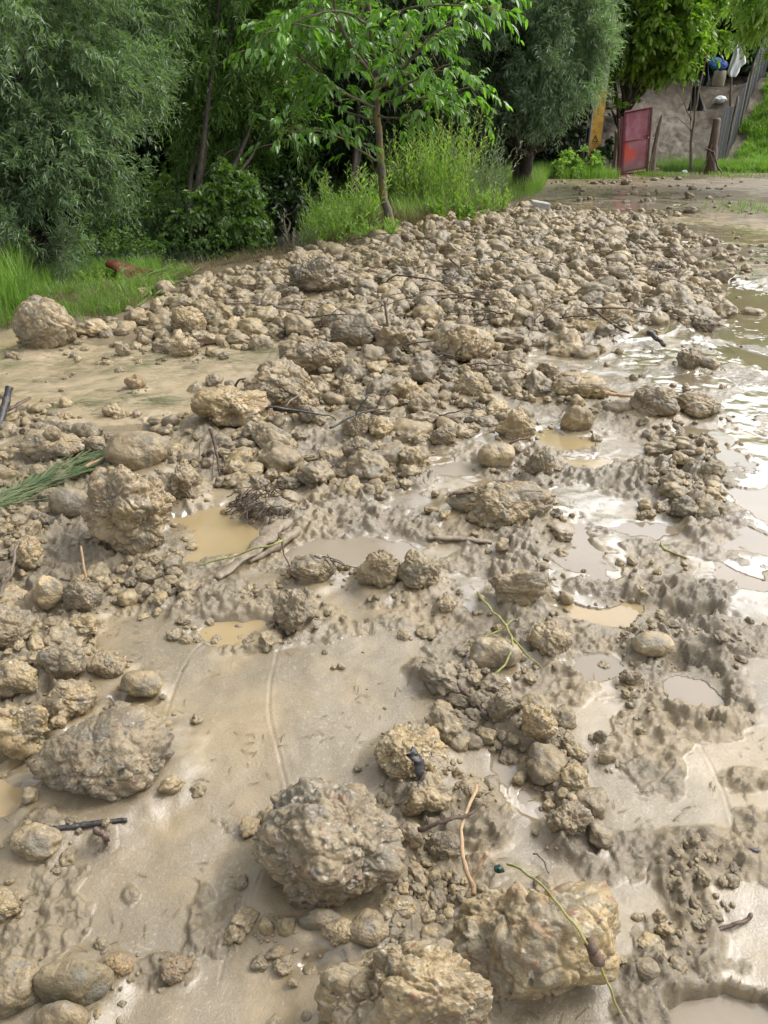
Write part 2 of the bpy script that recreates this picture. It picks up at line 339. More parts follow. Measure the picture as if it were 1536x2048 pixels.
# disturbed mud: (u, v, ru, rv, height m)
ROUGH = [(1320, 1195, 130, 42, .045), (1400, 1250, 70, 40, .04), (1180, 1290, 60, 30, .02), (1340, 1285, 75, 40, .035), (1420, 1320, 60, 60, .035), (1330, 1395, 50, 50, .03),
    (1390, 1440, 90, 40, .035), (1480, 1410, 50, 40, .03), (1360, 985, 80, 60, .06), (1400, 930, 50, 60, .045), (1200, 945, 90, 25, .04), (1090, 930, 70, 35, .05), (1050, 1080, 70, 50, .04),
    (1040, 1150, 75, 50, .05), (1040, 1200, 60, 40, .05), (870, 1355, 40, 25, .03), (960, 1380, 50, 35, .035), (1010, 1440, 45, 35, .03), (1090, 1500, 50, 40, .03), (1130, 1570, 50, 50, .035), (1140, 1640, 55, 40, .035),
    (1370, 1720, 60, 45, .03), (1350, 1790, 40, 55, .022), (1390, 1880, 60, 40, .02), (1330, 1960, 60, 45, .03), (1450, 1720, 60, 35, .02), (1290, 1990, 60, 40, .018), (440, 1215, 100, 30, .03), (590, 1230, 55, 45, .05),
    (650, 1040, 120, 60, .035), (760, 960, 110, 50, .04), (620, 1150, 60, 30, .03), (880, 1240, 60, 30, .015), (820, 1050, 60, 25, .02), (130, 1120, 160, 120, .04), (100, 950, 170, 60, .03), (90, 1330, 130, 110, .045),
    (250, 1180, 120, 50, .03), (500, 1290, 70, 20, .02), (930, 1640, 90, 70, .03), (860, 1760, 90, 80, .03), (960, 1750, 60, 40, .03), (1250, 970, 60, 40, .03), (1500, 1080, 60, 30, .03), (1470, 1290, 50, 25, .025),
    (330, 1945, 50, 25, .012), (1500, 1560, 50, 20, .02), (1300, 1520, 40, 25, .012), (1200, 1750, 60, 30, .008), (210, 1690, 30, 30, .012), (1120, 1380, 80, 40, .008), (700, 880, 200, 60, .02), (500, 900, 160, 60, .03), (1200, 820, 200, 50, .02)]
# basins that hold water: (u, v, ru, rv, depth, material)
POOLS = [(465, 1264, 118, 24, .022, 'water'), (400, 1075, 110, 52, .022, 'water'), (700, 1108, 120, 30, .016, 'silt'), (1040, 1545, 50, 52, .026, 'silt'), (1075, 1600, 34, 34, .022, 'silt'), (1398, 1388, 50, 32, .05, 'silt'), (1215, 1220, 60, 22, .02, 'water'),
    (1465, 2040, 130, 62, .075, 'silt'), (20, 1560, 70, 62, .035, 'water'), (520, 850, 80, 26, .02, 'water'), (600, 820, 80, 22, .02, 'water'), (840, 855, 80, 22, .016, 'water'), (780, 905, 90, 18, .014, 'water'), (900, 935, 70, 16, .014, 'silt'),
    (1120, 880, 70, 22, .018, 'water'), (1080, 795, 40, 14, .018, 'water'), (1180, 930, 50, 16, .016, 'water'), (1205, 1330, 50, 26, .018, 'silt'), (1150, 1100, 60, 60, .016, 'silt'), (1290, 1058, 60, 14, .014, 'silt'), (1510, 1090, 60, 40, .02, 'silt'), (1500, 1150, 60, 30, .018, 'silt'),
    (1490, 610, 100, 60, .03, 'pool'), (1520, 700, 90, 50, .025, 'pool'), (1410, 880, 50, 50, .016, 'pool'), (1500, 985, 50, 50, .018, 'silt'), (1190, 650, 90, 22, .018, 'water'), (1250, 600, 60, 12, .014, 'silt'), (1160, 1690, 34, 26, .014, 'water'), (270, 1405, 50, 20, .014, 'water'), (650, 1935, 46, 22, .012, 'water'), (1260, 410, 90, 8, .02, 'silt'), (1400, 500, 90, 14, .015, 'silt')]
# glossy wet sheets
WET = [(1400, 470, 170, 26, 1), (1200, 357, 110, 9, .8), (1330, 420, 160, 16, .9), (1500, 900, 120, 260, 1), (1450, 620, 150, 110, 1), (1330, 520, 160, 50, .9), (1420, 1000, 120, 120, .8), (1100, 1180, 120, 160, .8), (1480, 800, 140, 200, 1), (1350, 680, 160, 80, .9), (1250, 760, 120, 50, .6), (1180, 1130, 120, 110, 1), (1200, 1010, 130, 60, .8), (1000, 960, 120, 50, .9), (780, 890, 260, 90, .8), (680, 1110, 200, 60, 1), (560, 1060, 260, 70, .7), (880, 1180, 180, 80, .6),
    (1100, 1340, 160, 60, .8), (1230, 1340, 80, 60, .8), (450, 1240, 200, 50, .6), (1500, 1180, 90, 70, .8), (1460, 1130, 120, 60, .6), (1380, 1370, 100, 60, .6), (1100, 880, 160, 60, .7), (860, 1010, 160, 60, .6), (1300, 620, 150, 60, .8), (1300, 500, 200, 40, .7), (1260, 410, 200, 30, .8),
    (330, 1700, 200, 120, .25), (560, 1400, 160, 120, .15), (1260, 1460, 160, 90, .45), (1060, 1560, 110, 90, .5), (1450, 1850, 120, 120, .35), (200, 1900, 220, 110, .35), (1150, 1750, 160, 90, .3), (1000, 720, 200, 40, .5), (620, 1300, 200, 60, .4), (500, 1950, 200, 100, .3)]
# drag marks in the mud, photo pixels
GROOVES = [[(560, 1290), (541, 1370), (540, 1440), (560, 1520), (578, 1600)], [(330, 1450), (350, 1380), (385, 1310), (420, 1280)], [(470, 1330), (560, 1365), (640, 1390), (740, 1405)], [(430, 1445), (520, 1462), (620, 1473), (760, 1470)],
    [(440, 1960), (455, 1905), (490, 1850), (530, 1750)], [(1400, 1495), (1440, 1570), (1462, 1640), (1472, 1700)], [(1180, 880), (1250, 940), (1300, 960)], [(1320, 680), (1400, 690), (1460, 720), (1500, 690)], [(1150, 1180), (1200, 1230), (1240, 1260)],
    [(900, 1420), (960, 1450), (1020, 1520)], [(1380, 1160), (1430, 1150), (1500, 1180)], [(600, 1240), (700, 1260), (820, 1240)], [(1200, 1400), (1280, 1380), (1350, 1330)]]
HERO = []      # filled below, each gives a skirt of mud
def feat(x, y):
    """height above macro, plus masks rough, wet"""
    n = len(x); q = p2(x, y, 1.0)
    near = y < 17
    wob = fbm(q * 5, 3, 3) * .55 + fbm(q * 17, 5, 2) * .25; h = .014 * fbm(q * 1.4, 9, 3) + .006 * fbm(q * 6, 12, 3)
    rough = np.zeros(n); lift = np.zeros(n); wet = np.zeros(n)
    for u, v, ru, rv, a in ROUGH:
        cx, cy, rx, ry = EL(u, v, ru, rv); rx = max(rx, .04); ry = max(ry, .04); m = (abs(x - cx) < rx * 1.9) & (abs(y - cy) < ry * 1.9)
        d = np.hypot((x[m] - cx) / rx, (y[m] - cy) / ry) + wob[m] * .8; k = sstep(1.12, .72, d)
        rough[m] = np.maximum(rough[m], k); lift[m] = np.maximum(lift[m], k * a)
    u_, v_, d_ = proj(x, y, 0 * x); okp = (y > .3) & near; ch = np.zeros(n)
    for poly, thr in CHURN: ch = np.maximum(ch, okp * inpoly(u_ + wob * 60, v_ + wob * 30, poly) * sstep(thr, thr + .07, fbm(q * 3.1, 91, 4)))
    rough = np.maximum(rough, ch * .8); lift = np.maximum(lift, ch * .016)
    for pl, wpx, amp in RIDGES:
        pts = curve([(*P(a_, b_), 0) for a_, b_ in pl], 20)[:, :2]; wm = wpx / F * 1.15 * math.hypot(pts[:, 1].mean(), 1.6); x0, y0 = pts.min(0) - 2 * wm; x1, y1 = pts.max(0) + 2 * wm; mm = np.where((x > x0) & (x < x1) & (y > y0) & (y < y1))[0]; best = np.full(len(mm), 9.)
        for (ax, ay), (bx, by) in zip(pts[:-1], pts[1:]):
            dx, dy = bx - ax, by - ay; t = np.clip(((x[mm] - ax) * dx + (y[mm] - ay) * dy) / (dx * dx + dy * dy + 1e-9), 0, 1); best = np.minimum(best, np.hypot(x[mm] - ax - t * dx, y[mm] - ay - t * dy))
        k = sstep(1.2, .5, best / wm + wob[mm] * .7); rough[mm] = np.maximum(rough[mm], k); lift[mm] = np.maximum(lift[mm], k * amp); h[mm] += k * amp * .55
    heap = inpoly_soft(x, y); rough = np.maximum(rough, heap * .9); lift = np.maximum(lift, heap * .03)
    m = (rough > .01) & near
    qm = q[m]; w1, w2, cid = worley(qm * 11 + fbm(qm * 9, 4, 2)[:, None] * .8, 3, True); v1, v2, ci2 = worley(qm * 27 + fbm(qm * 20, 4, 2)[:, None] * .7, 8, True)
    lump = np.sqrt(np.clip(.42 - w1 * w1 * .9, 0, 1)) * (cid > .2) * (.35 + cid) * .8 + np.sqrt(np.clip(.36 - v1 * v1, 0, 1)) * (ci2 > .35) * .3 + .55 * fbm(qm * 9, 6, 4) + .25 * (.35 - abs(fbm(qm * 14, 61, 3))) 
    u1, u2, ci3 = worley(qm * 62 + fbm(qm * 45, 14, 2)[:, None] * .6, 18, True); nr_ = sstep(5, 3.2, y[m])
    h[m] += rough[m] ** .8 * np.maximum(lift[m], .012) * (lump * 1.1 + .1) + rough[m] * nr_ * (.009 * np.sqrt(np.clip(.34 - u1 * u1, 0, 1)) * (ci3 > .3) * 1.6 + .012 * fbm(qm * 30, 66, 3) - .008 * sstep(.1, .3, fbm(qm * 16, 67, 2)))
    basin = np.zeros(n)
    for u, v, ru, rv, dep, _ in POOLS:
        cx, cy, rx, ry = EL(u, v, ru, rv); m = (abs(x - cx) < rx * 1.8) & (abs(y - cy) < ry * 1.8)
        d = np.hypot((x[m] - cx) / rx, (y[m] - cy) / ry) + wob[m] * .95; k = sstep(1.25, .8, d)
        basin[m] = np.maximum(basin[m], k * dep); h[m] = h[m] * (1 - .75 * k); wet[m] = np.maximum(wet[m], sstep(1.9, 1.0, d))
    h -= basin
    for u, v, ru, rv, a in WET:
        cx, cy, rx, ry = EL(u, v, ru, rv); m = (abs(x - cx) < rx * 1.7) & (abs(y - cy) < ry * 1.7)
        d = np.hypot((x[m] - cx) / rx, (y[m] - cy) / ry) + wob[m] * .9; wet[m] = np.maximum(wet[m], sstep(1.3, .5, d) * a)
    wet = np.clip(wet * (1 - .7 * rough) , 0, 1)
    for g in GROOVES:
        pts = [P(u, v) for u, v in g]; pts = curve([(a, b, 0) for a, b in pts], 16)[:, :2]
        x0, y0 = pts.min(0) - .06; x1, y1 = pts.max(0) + .06; m = (x > x0) & (x < x1) & (y > y0) & (y < y1)
        xx, yy = x[m], y[m]; best = np.full(m.sum(), 9.)
        for (ax, ay), (bx, by) in zip(pts[:-1], pts[1:]):
            dx, dy = bx - ax, by - ay; t = np.clip(((xx - ax) * dx + (yy - ay) * dy) / (dx * dx + dy * dy + 1e-9), 0, 1); best = np.minimum(best, np.hypot(xx - ax - t * dx, yy - ay - t * dy))
        best = best + .004 * np.abs(fbm(p2(xx, yy, 12.), 55, 2)); wd = .0028 + .0009 * yy; h[m] += -.0022 * np.exp(-(best / wd) ** 2) + .0010 * np.exp(-((best - 1.9 * wd) / wd) ** 2)
    # trench with a broken far wall
    cx, cy, rx, ry = EL(1300, 1222, 150, 20); d = np.hypot((x - cx) / rx, (y - cy) / ry) + wob * .5; h -= .05 * sstep(1.15, .8, d)
    # boot hole
    cx, cy, rx, ry = EL(1400, 1360, 58, 52); d = np.hypot((x - cx) / rx, (y - cy) / ry) + wob * .3; h -= .035 * sstep(1.1, .85, d)
    for (hx, hy, hr) in HERO:
        m = (abs(x - hx) < hr * 2) & (abs(y - hy) < hr * 2); d = np.hypot(x[m] - hx, y[m] - hy) / hr + wob[m] * .3; h[m] += np.minimum(.03, hr * .2) * sstep(1.55, .85, d)
    # crumbs scattered over the flats
    m = near & (rough < .5) & (y < 7); qm = q[m]; w1, w2, cid = worley(qm * 20, 21, True); keep = (cid > .86) * sstep(-.15, .25, fbm(qm * 1.8, 40, 2))
    h[m] += keep * np.sqrt(np.clip(.10 * (cid - .7) * 2 - w1 * w1, 0, 1)) * .035
    far = sstep(16, 40, y); h = h * (1 - far) + far * .05 * fbm(q * .5, 8, 3); hl = sstep(24.8, 26.5, y) * sstep(60, 45, y); h = h + hl * (.08 * fbm(q * .8, 28, 4) + .07 * fbm(q * 4, 29, 4))
    return h, rough, wet
RIDGES = [([(1085, 1050), (1050, 1120), (1030, 1190), (1080, 1300)], 42, .035), ([(850, 1345), (960, 1395), (1040, 1450), (1100, 1520), (1140, 1600), (1150, 1690)], 40, .03), ([(1030, 925), (1150, 950), (1260, 962)], 30, .04), ([(1400, 880), (1360, 980), (1400, 1050), (1490, 1085)], 45, .035),
 ([(1480, 1700), (1350, 1700), (1360, 1800), (1400, 1880), (1330, 1950), (1270, 2050)], 38, .022), ([(360, 1235), (450, 1210), (540, 1200)], 26, .025), ([(1150, 1172), (1290, 1182), (1450, 1175)], 24, .03), ([(1260, 1290), (1400, 1290), (1460, 1360), (1440, 1430), (1320, 1450)], 34, .026), ([(600, 1030), (660, 1060), (760, 1050), (860, 1070)], 30, .025), ([(1180, 700), (1300, 640), (1400, 560)], 24, .04)]
CHURN = [([(880, 1060), (1700, 1040), (1700, 2300), (1240, 2300), (1260, 1760), (1020, 1480), (850, 1300)], .06), ([(-500, 860), (600, 830), (1150, 880), (1150, 1080), (860, 1250), (560, 1290), (330, 1200), (240, 1420), (-500, 1500)], -.02),
 ([(1250, 1150), (1536, 1180), (1536, 1500), (1240, 1480)], -.02), ([(780, 1560), (1010, 1560), (1000, 1900), (780, 1900)], -.05), ([(-500, 1600), (500, 1650), (420, 2200), (-500, 2200)], .27), ([(1300, 1680), (1536, 1680), (1536, 2000), (1280, 2040)], -.03), ([(1000, 700), (1540, 560), (1540, 1060), (1000, 1000)], .12)]
def inpoly(px, py, poly):
    ins = np.zeros(np.shape(px), bool); j = len(poly) - 1
    for i in range(len(poly)):
        xi, yi = poly[i]; xj, yj = poly[j]
        c = ((yi > py) != (yj > py)) & (px < (xj - xi) * (py - yi) / (yj - yi + 1e-12) + xi); ins ^= c; j = i
    return ins
HEAP = [(640, 515), (800, 468), (1000, 418), (1180, 432), (1310, 440), (1340, 500), (1420, 560), (1470, 640), (1300, 655), (1150, 640), (1130, 700), (1000, 720), (1040, 800), (900, 790), (700, 700), (480, 690), (330, 690), (300, 640), (440, 600), (560, 560)]
def inpoly_soft(x, y):
    acc = 0
    u, v, d = proj(x, y, 0 * x); ok = (d > .3) & (y > 3)
    return (inpoly(u, v, HEAP) & ok).astype(float)
# ---------------------------------------------------------------- stones
_ico = {}
def ico(n):
    if n not in _ico:
        bm = bmesh.new(); bmesh.ops.create_icosphere(bm, subdivisions=n, radius=1)
        _ico[n] = (np.array([v.co[:] for v in bm.verts]), np.array([[v.index for v in f.verts] for f in bm.faces])); bm.free()
    return _ico[n]
PEB = np.array([(.13, .127, .11), (.20, .11, .075), (.42, .38, .30), (.30, .21, .11), (.075, .064, .048), (.21, .185, .135), (.30, .26, .18), (.23, .175, .105)])
def rock(n, s, kind='clod', asp=(1, 1, 1)):
    V, Fc = ico(n); p = V.copy(); o = np.array([s * 3.7, s * 1.3, s * 7.1])
    q = p * asp + o
    P_ = dict(ball=(.07, .07, .35, .022, 1), clod=(.24, .11, .45, .020, 1), conglo=(.22, .10, .8, .024, 1), stone=(.16, .07, 0.0, .008, .3), angular=(.20, .10, .08, .014, .5), lumpy=(.34, .17, .5, .024, 1))[kind]
    d = P_[0] * fbm(q * .9, s, 2) * 1.4 + P_[1] * fbm(q * 2.1, s + 5, 3)
    hi_ = n > 5
    if kind in ('angular', 'stone'):
        w1, w2, cid = worley(q * 1.1, s); d = d - .16 * (w1 - .5) * (1.6 if kind == 'angular' else .6)
    a = np.zeros(len(p)); c = np.tile(np.array([.27, .208, .12]), (len(p), 1))
    sm = sstep(-.10, .14, fbm(q * 1.15, s + 71, 3)); hf = .42 + .62 * sm
    sink = sstep(-.25, .3, fbm(q * 1.5, s + 31, 2) + .1)
    for k, (sc_, thr, hgt) in enumerate(((2.3, .55, .30), (4.6, .42, .30), (9.5, .38, .34), (19, .4, .34))[:4 if hi_ else 3] if n > 4 else ((2.3, .5, .6), (4.6, .5, .55))):
        w1, w2, cid = worley(q * sc_ + fbm(q * sc_ * .8, s + 9, 2)[:, None] * .45, s + k * 3)
        Rr = .30 + .26 * ((cid * 7.13) % 1); t = np.clip(1 - (w1 / Rr) ** 2, 0, 1); b = np.minimum(np.sqrt(t), t * 2.2) * Rr * (cid > 1 - P_[2]) / sc_ * hgt * 1.5 * (.35 + .65 * sink) * hf
        d = d + b
        m = (t > .18) & (cid > 1 - P_[2]) & (((cid * 31.7) % 1) > (.25, .45, .35, .3)[k]); ci = (((cid * 113.1) % 1) * len(PEB)).astype(int) % len(PEB)
        c = np.where(m[:, None], PEB[ci], c); a = np.where(m, (.30 if k < 2 else .60) + .4 * ((cid * 57.7) % 1), a * .9)
    if P_[4] == 1:
        w1, w2, cid = worley(q * 1.6 + fbm(q * 2., s + 2, 2)[:, None] * .5, s + 50); d = d + .13 * (.45 - w1) - .05 * sstep(.16, 0, w2 - w1)
        w1, w2, cid = worley(q * 3.4 + fbm(q * 3., s + 12, 2)[:, None] * .5, s + 51); d = d + .022 * (cid - .5) * sstep(0, .3, w2 - w1) - .012 * sstep(.13, 0, w2 - w1) + .05 * (.45 - w1)
    r1 = fbm(q * 4.2, s + 7, 4 if n > 4 else 2, .55); d = d + P_[3] * 1.3 * r1 * hf
    if n > 4: d = d - P_[3] * 1.1 * sstep(.1, .32, fbm(q * 6, s + 37, 2)) * hf
    if hi_: d = d + (P_[3] * .55 * fbm(q * 16, s + 27, 3) - P_[3] * .8 * sstep(.1, .3, fbm(q * 12, s + 47, 2))) * hf
    am = fbm(q * 1.3, s + 61, 3); c = np.where(((am > .16) & (a < .2))[:, None], (.15, .14, .115), c); a = np.where((am > .16) & (a < .2), np.clip((am - .16) * 4, 0, .55), a)
    c = np.where(((am < -.17) & (a < .2))[:, None], (.30, .23, .13), c); a = np.where((am < -.17) & (a < .2), np.clip((-.17 - am) * 4, 0, .5), a)
    V = p * (1 + d)[:, None]
    lo, hi = V.min(0), V.max(0); V = (V - (lo + hi) / 2) / ((hi - lo) / 2)
    col4 = np.concatenate([c, a[:, None]], 1)
    return V, Fc, col4
def fit(u0, v0, u1, v1, bury=.35, deep=.95):
    """centre and half sizes of a boulder that shows in this photo box"""
    uc = (u0 + u1) / 2; th = np.linspace(0, 2 * math.pi, 25); ph = np.linspace(-math.pi / 2, math.pi / 2, 17)
    TH, PH = np.meshgrid(th, ph); S = np.stack([np.cos(TH) * np.cos(PH), np.sin(TH) * np.cos(PH), np.sin(PH)], -1).reshape(-1, 3)
    gx, gy = P(uc, v1); best = None
    for dp_ in (.5, .62, .75, .9):
        for off in np.linspace(.1, 1.0, 14):
            for asp in np.linspace(.42, 1.3, 16):
                d = proj(gx, gy, 0)[2]; w = (u1 - u0) / 2 * d / F; w *= 1 + w * off / d
                hz = w * asp; cy = gy + w * off; cz = hz * (1 - bury) - 0; pts = S * (w, w * dp_, hz) + (0, cy, cz); pts = pts[pts[:, 2] > 0]
                U, V_, D = proj(pts[:, 0], pts[:, 1], pts[:, 2]); e = abs(V_.min() - v0) + abs(V_.max() - v1) + (u1 - u0) * .05 * (abs(asp - .75) + abs(dp_ - .8))
                if best is None or e < best[0]: best = (e, w, w * dp_, hz, cy, cz, proj(0, cy, cz)[2])
    e, w, dp, hz, cy, cz, D = best
    return (uc - 768) * D / F, cy, cz, w, dp, hz
BOULDERS = [  # box in the photo, kind, material, name, label, category
 ((32, 598, 150, 702), 'ball', 'boulder', 'boulder', 'large round ball of caked mud alone at the far left, below the grass bank', 'boulder'),
 ((578, 528, 700, 612), 'lumpy', 'boulder', 'boulder', 'biggest mud-caked boulder standing up at the left end of the far rubble heap', 'boulder'),
 ((342, 618, 412, 678), 'clod', 'stone', 'boulder', 'rounded clod, tallest in the small stones right of the lone mud ball', 'boulder'),
 ((388, 778, 545, 864), 'lumpy', 'boulder', 'boulder', 'wide low lump of crusted mud at the edge of the smooth silt flat', 'boulder'),
 ((482, 722, 640, 832), 'conglo', 'boulder', 'boulder', 'pebbly mud boulder with a smooth grey pebble perched on its top', 'boulder'),
 ((560, 684, 692, 765), 'lumpy', 'boulder', 'boulder', 'jagged clod directly behind the boulder that carries a grey pebble', 'boulder'),
 ((663, 638, 768, 706), 'clod', 'boulder', 'boulder', 'broad clod with a few grass stalks at its right foot, amid the heap', 'boulder'),
 ((868, 660, 985, 745), 'conglo', 'boulder', 'boulder', 'large rounded clod at the near edge of the dense far heap', 'boulder'),
 ((775, 520, 850, 570), 'clod', 'stone', 'boulder', 'pale clod of middling size inside the far heap, below the slender tree', 'boulder'),
 ((178, 932, 350, 1118), 'conglo', 'boulder', 'boulder', 'dark upright conglomerate boulder full of small pebbles, beside the tan pool', 'boulder'),
 ((320, 935, 400, 1010), 'lumpy', 'stone', 'mud_clump', 'wet slumped clump of mud joined to the right of the dark conglomerate boulder', 'clod'),
 ((900, 968, 1108, 1066), 'lumpy', 'boulder', 'boulder', 'wide lumpy boulder with bark pieces lying across its top', 'boulder'),
 ((713, 1104, 808, 1186), 'lumpy', 'boulder', 'boulder', 'brown clod leaning on the blue-grey stone in the middle of the mud', 'boulder'),
 ((790, 1108, 881, 1192), 'clod', 'grey', 'boulder', 'blue-grey stone pressed against a brown clod in the middle of the mud', 'boulder'),
 ((578, 1112, 672, 1176), 'clod', 'boulder', 'boulder', 'domed clod with a tuft of dark twigs stuck behind it', 'boulder'),
 ((750, 1450, 895, 1575), 'conglo', 'boulder', 'boulder', 'rounded boulder with a dark bark flake on its face, above the two front giants', 'boulder'),
 ((514, 1562, 802, 1852), 'conglo', 'boulder', 'boulder', 'largest tall pebbly boulder, standing front centre in smooth mud', 'boulder'),
 ((902, 1772, 1240, 2050), 'lumpy', 'boulder', 'boulder', 'huge low boulder at the lower right crossed by a thin yellow stem', 'boulder'),
 ((640, 1893, 972, 2150), 'conglo', 'boulder', 'boulder', 'huge pale boulder cut off by the bottom edge of the picture', 'boulder'),
 ((68, 1420, 338, 1612), 'conglo', 'boulder', 'boulder', 'long low slab-like conglomerate boulder beside the small tan pool at left', 'boulder'),
 ((-40, 1205, 62, 1308), 'clod', 'boulder', 'boulder', 'pale clod at the left edge, upper end of the near left stone pile', 'boulder'),
 ((80, 1298, 170, 1372), 'clod', 'stone', 'stone', 'round grey-green clod in the middle of the near left stone pile', 'stone'),
 ((84, 1358, 192, 1458), 'clod', 'boulder', 'stone', 'round clod with a small white pebble on its shoulder, in the near left pile', 'stone'),
 ((-20, 1402, 96, 1524), 'lumpy', 'boulder', 'boulder', 'smooth-faced boulder at the left edge, just left of the slab-like conglomerate', 'boulder'),
 ((-25, 1318, 76, 1402), 'clod', 'stone', 'stone', 'mud-smeared boulder at the left edge, between the pale clod and the smooth-faced one', 'boulder'),
 ((178, 1308, 252, 1362), 'clod', 'boulder', 'stone', 'low dark clod at the right side of the near left stone pile', 'stone'),
 ((245, 1343, 326, 1402), 'stone', 'boulder', 'stone', 'smooth brown stone with a dark bark curl, rightmost of the near left pile', 'stone'),
 ((62, 1160, 132, 1224), 'angular', 'pale', 'stone', 'blocky pale stone below the thin upright brown stick at left', 'stone'),
 ((130, 1155, 205, 1230), 'clod', 'stone', 'stone', 'block-shaped muddy stone with the thin upright stick behind it', 'stone'),
 ((1053, 1253, 1142, 1326), 'conglo', 'boulder', 'boulder', 'isolated round pebbly clod right of the straggling green stem', 'boulder'),
 ((940, 1278, 1040, 1345), 'angular', 'pale', 'stone', 'flat pale stone lying under the straggling green stem', 'stone'),
 ((1262, 1268, 1345, 1322), 'stone', 'pale', 'stone', 'pale oval stone half sunk in smooth mud above the boot hole', 'stone'),
 ((1042, 1424, 1112, 1502), 'conglo', 'boulder', 'stone', 'dark wet round clod topped with a scrap of green, halfway down the mud ridge', 'stone'),
 ((975, 1392, 1045, 1460), 'lumpy', 'stone', 'mud_clump', 'elongated mud clump at the upper end of the ridge, next to a thin dark stick', 'clod'),
 ((795, 1555, 905, 1640), 'lumpy', 'boulder', 'boulder', 'clod touching the right shoulder of the largest front boulder', 'boulder'),
 ((905, 1555, 975, 1605), 'clod', 'stone', 'mud_clump', 'soft mud clod right of the bark-flake boulder, at the top of the peeled stick', 'clod'),
 ((68, 1924, 223, 2026), 'stone', 'grey', 'stone', 'smooth mottled dark-and-white stone with a root around it, lower left', 'stone'),
 ((208, 1912, 268, 1972), 'clod', 'red', 'mud_clump', 'crumbly brown clod stuck to the right of the mottled stone', 'clod'),
 ((-30, 1920, 84, 2046), 'angular', 'stone', 'stone', 'muddy rock in the lower left corner, left of the mottled stone', 'stone'),
 ((20, 1646, 127, 1727), 'angular', 'pale', 'stone', 'pale speckled stone under the end of the black straight stick', 'stone'),
 ((-30, 1780, 42, 1852), 'clod', 'stone', 'stone', 'round clod cut by the left edge, alone in smooth mud', 'stone'),
 ((70, 2012, 180, 2090), 'stone', 'stone', 'stone', 'pale stone in the bottom left corner just below the mottled stone', 'stone'),
 ((322, 1912, 382, 1972), 'clod', 'red', 'mud_clump', 'small brown clod alone in the silt right of the mottled stone', 'clod'),
 ((519, 1826, 552, 1886), 'stone', 'stone', 'stone', 'small upright stone, leftmost at the foot of the largest front boulder', 'stone'),
 ((553, 1842, 592, 1892), 'stone', 'grey', 'stone', 'small grey stone, second from left at the foot of the largest front boulder', 'stone'),
 ((597, 1830, 684, 1884), 'stone', 'stone', 'stone', 'brown oval stone, third from left at the foot of the largest front boulder', 'stone'),
 ((643, 1852, 716, 1914), 'clod', 'stone', 'stone', 'mud-smeared stone, fourth from left at the foot of the largest front boulder', 'stone'),
 ((694, 1838, 777, 1918), 'stone', 'boulder', 'stone', 'broad rounded stone touching the back of the boulder at the bottom edge', 'stone'),
 ((764, 1806, 832, 1860), 'clod', 'boulder', 'stone', 'rounded clod in the gap between the three front giants', 'stone'),
 ((790, 1640, 845, 1720), 'stone', 'boulder', 'stone', 'smooth egg-shaped stone against the right side of the largest front boulder', 'stone'),
 ((850, 1665, 925, 1730), 'clod', 'stone', 'stone', 'rounded stone immediately left of the peeled pale stick', 'stone'),
 ((1352, 704, 1404, 748), 'lumpy', 'boulder', 'stone', 'dark pointed clod alone on the wet sheet at the right', 'stone'),
 ((1395, 722, 1436, 750), 'angular', 'stone', 'stone', 'flat dark flake trailing right from the lone pointed clod', 'stone'),
 ((1102, 758, 1212, 812), 'clod', 'boulder', 'boulder', 'wedge-shaped clod with a peeled stick poking out of its right side', 'boulder'),
 ((1122, 814, 1186, 866), 'angular', 'boulder', 'stone', 'tilted brown rock in front of the wedge-shaped clod with the peeled stick', 'stone'),
 ((1206, 818, 1282, 840), 'stone', 'stone', 'stone', 'long flat stone right of the tilted brown rock', 'stone'),
 ((1345, 788, 1440, 844), 'lumpy', 'boulder', 'boulder', 'crumbly mound at the edge of the shining wet sheet on the right', 'boulder'),
 ((1258, 780, 1352, 848), 'lumpy', 'stone', 'boulder', 'heaped clod immediately left of the crumbly mound by the wet sheet', 'boulder'),
 ((955, 893, 1028, 942), 'stone', 'pale', 'stone', 'smooth round pale stone set in the shallow flow, centre of the mud', 'stone'),
 ((684, 886, 746, 938), 'conglo', 'boulder', 'stone', 'dark clod standing in the tan runnel, straight below a pair of touching clods', 'stone'),
 ((684, 832, 742, 886), 'conglo', 'boulder', 'stone', 'left clod of a touching pair standing in the tan runnel', 'stone'),
 ((734, 840, 787, 886), 'clod', 'boulder', 'stone', 'right clod of a touching pair standing in the tan runnel', 'stone'),
 ((990, 820, 1070, 885), 'lumpy', 'boulder', 'boulder', 'broad clod near the middle with twigs lying around its left side', 'boulder'),
 ((905, 755, 985, 805), 'clod', 'boulder', 'stone', 'large clod on the near side of the heap, below its big rounded clod', 'boulder'),
 ((860, 852, 912, 898), 'clod', 'boulder', 'stone', 'clod just above the round pale stone in the shallow flow', 'stone'),
 ((214, 872, 338, 950), 'stone', 'stone', 'boulder', 'smooth grey-brown boulder split by a dark gap, behind the dark conglomerate', 'boulder'),
 ((38, 880, 172, 932), 'lumpy', 'stone', 'boulder', 'broad smeared rock at left with a small clod sitting on top of it', 'boulder'),
 ((145, 848, 206, 886), 'angular', 'grey', 'stone', 'grey angular stone behind the round clod left of the split boulder', 'stone'),
 ((174, 884, 216, 922), 'clod', 'stone', 'stone', 'round clod just left of the smooth split boulder', 'stone'),
 ((60, 932, 96, 968), 'stone', 'stone', 'stone', 'small smooth tan cobble in front of the broad smeared rock', 'stone'),
 ((100, 985, 192, 1048), 'stone', 'stone', 'boulder', 'mud-smoothed boulder between the green grass bundle and dark conglomerate', 'boulder'),
 ((25, 1065, 85, 1150), 'clod', 'pale', 'boulder', 'pale clod behind the bent brown stick at the left edge', 'boulder'),
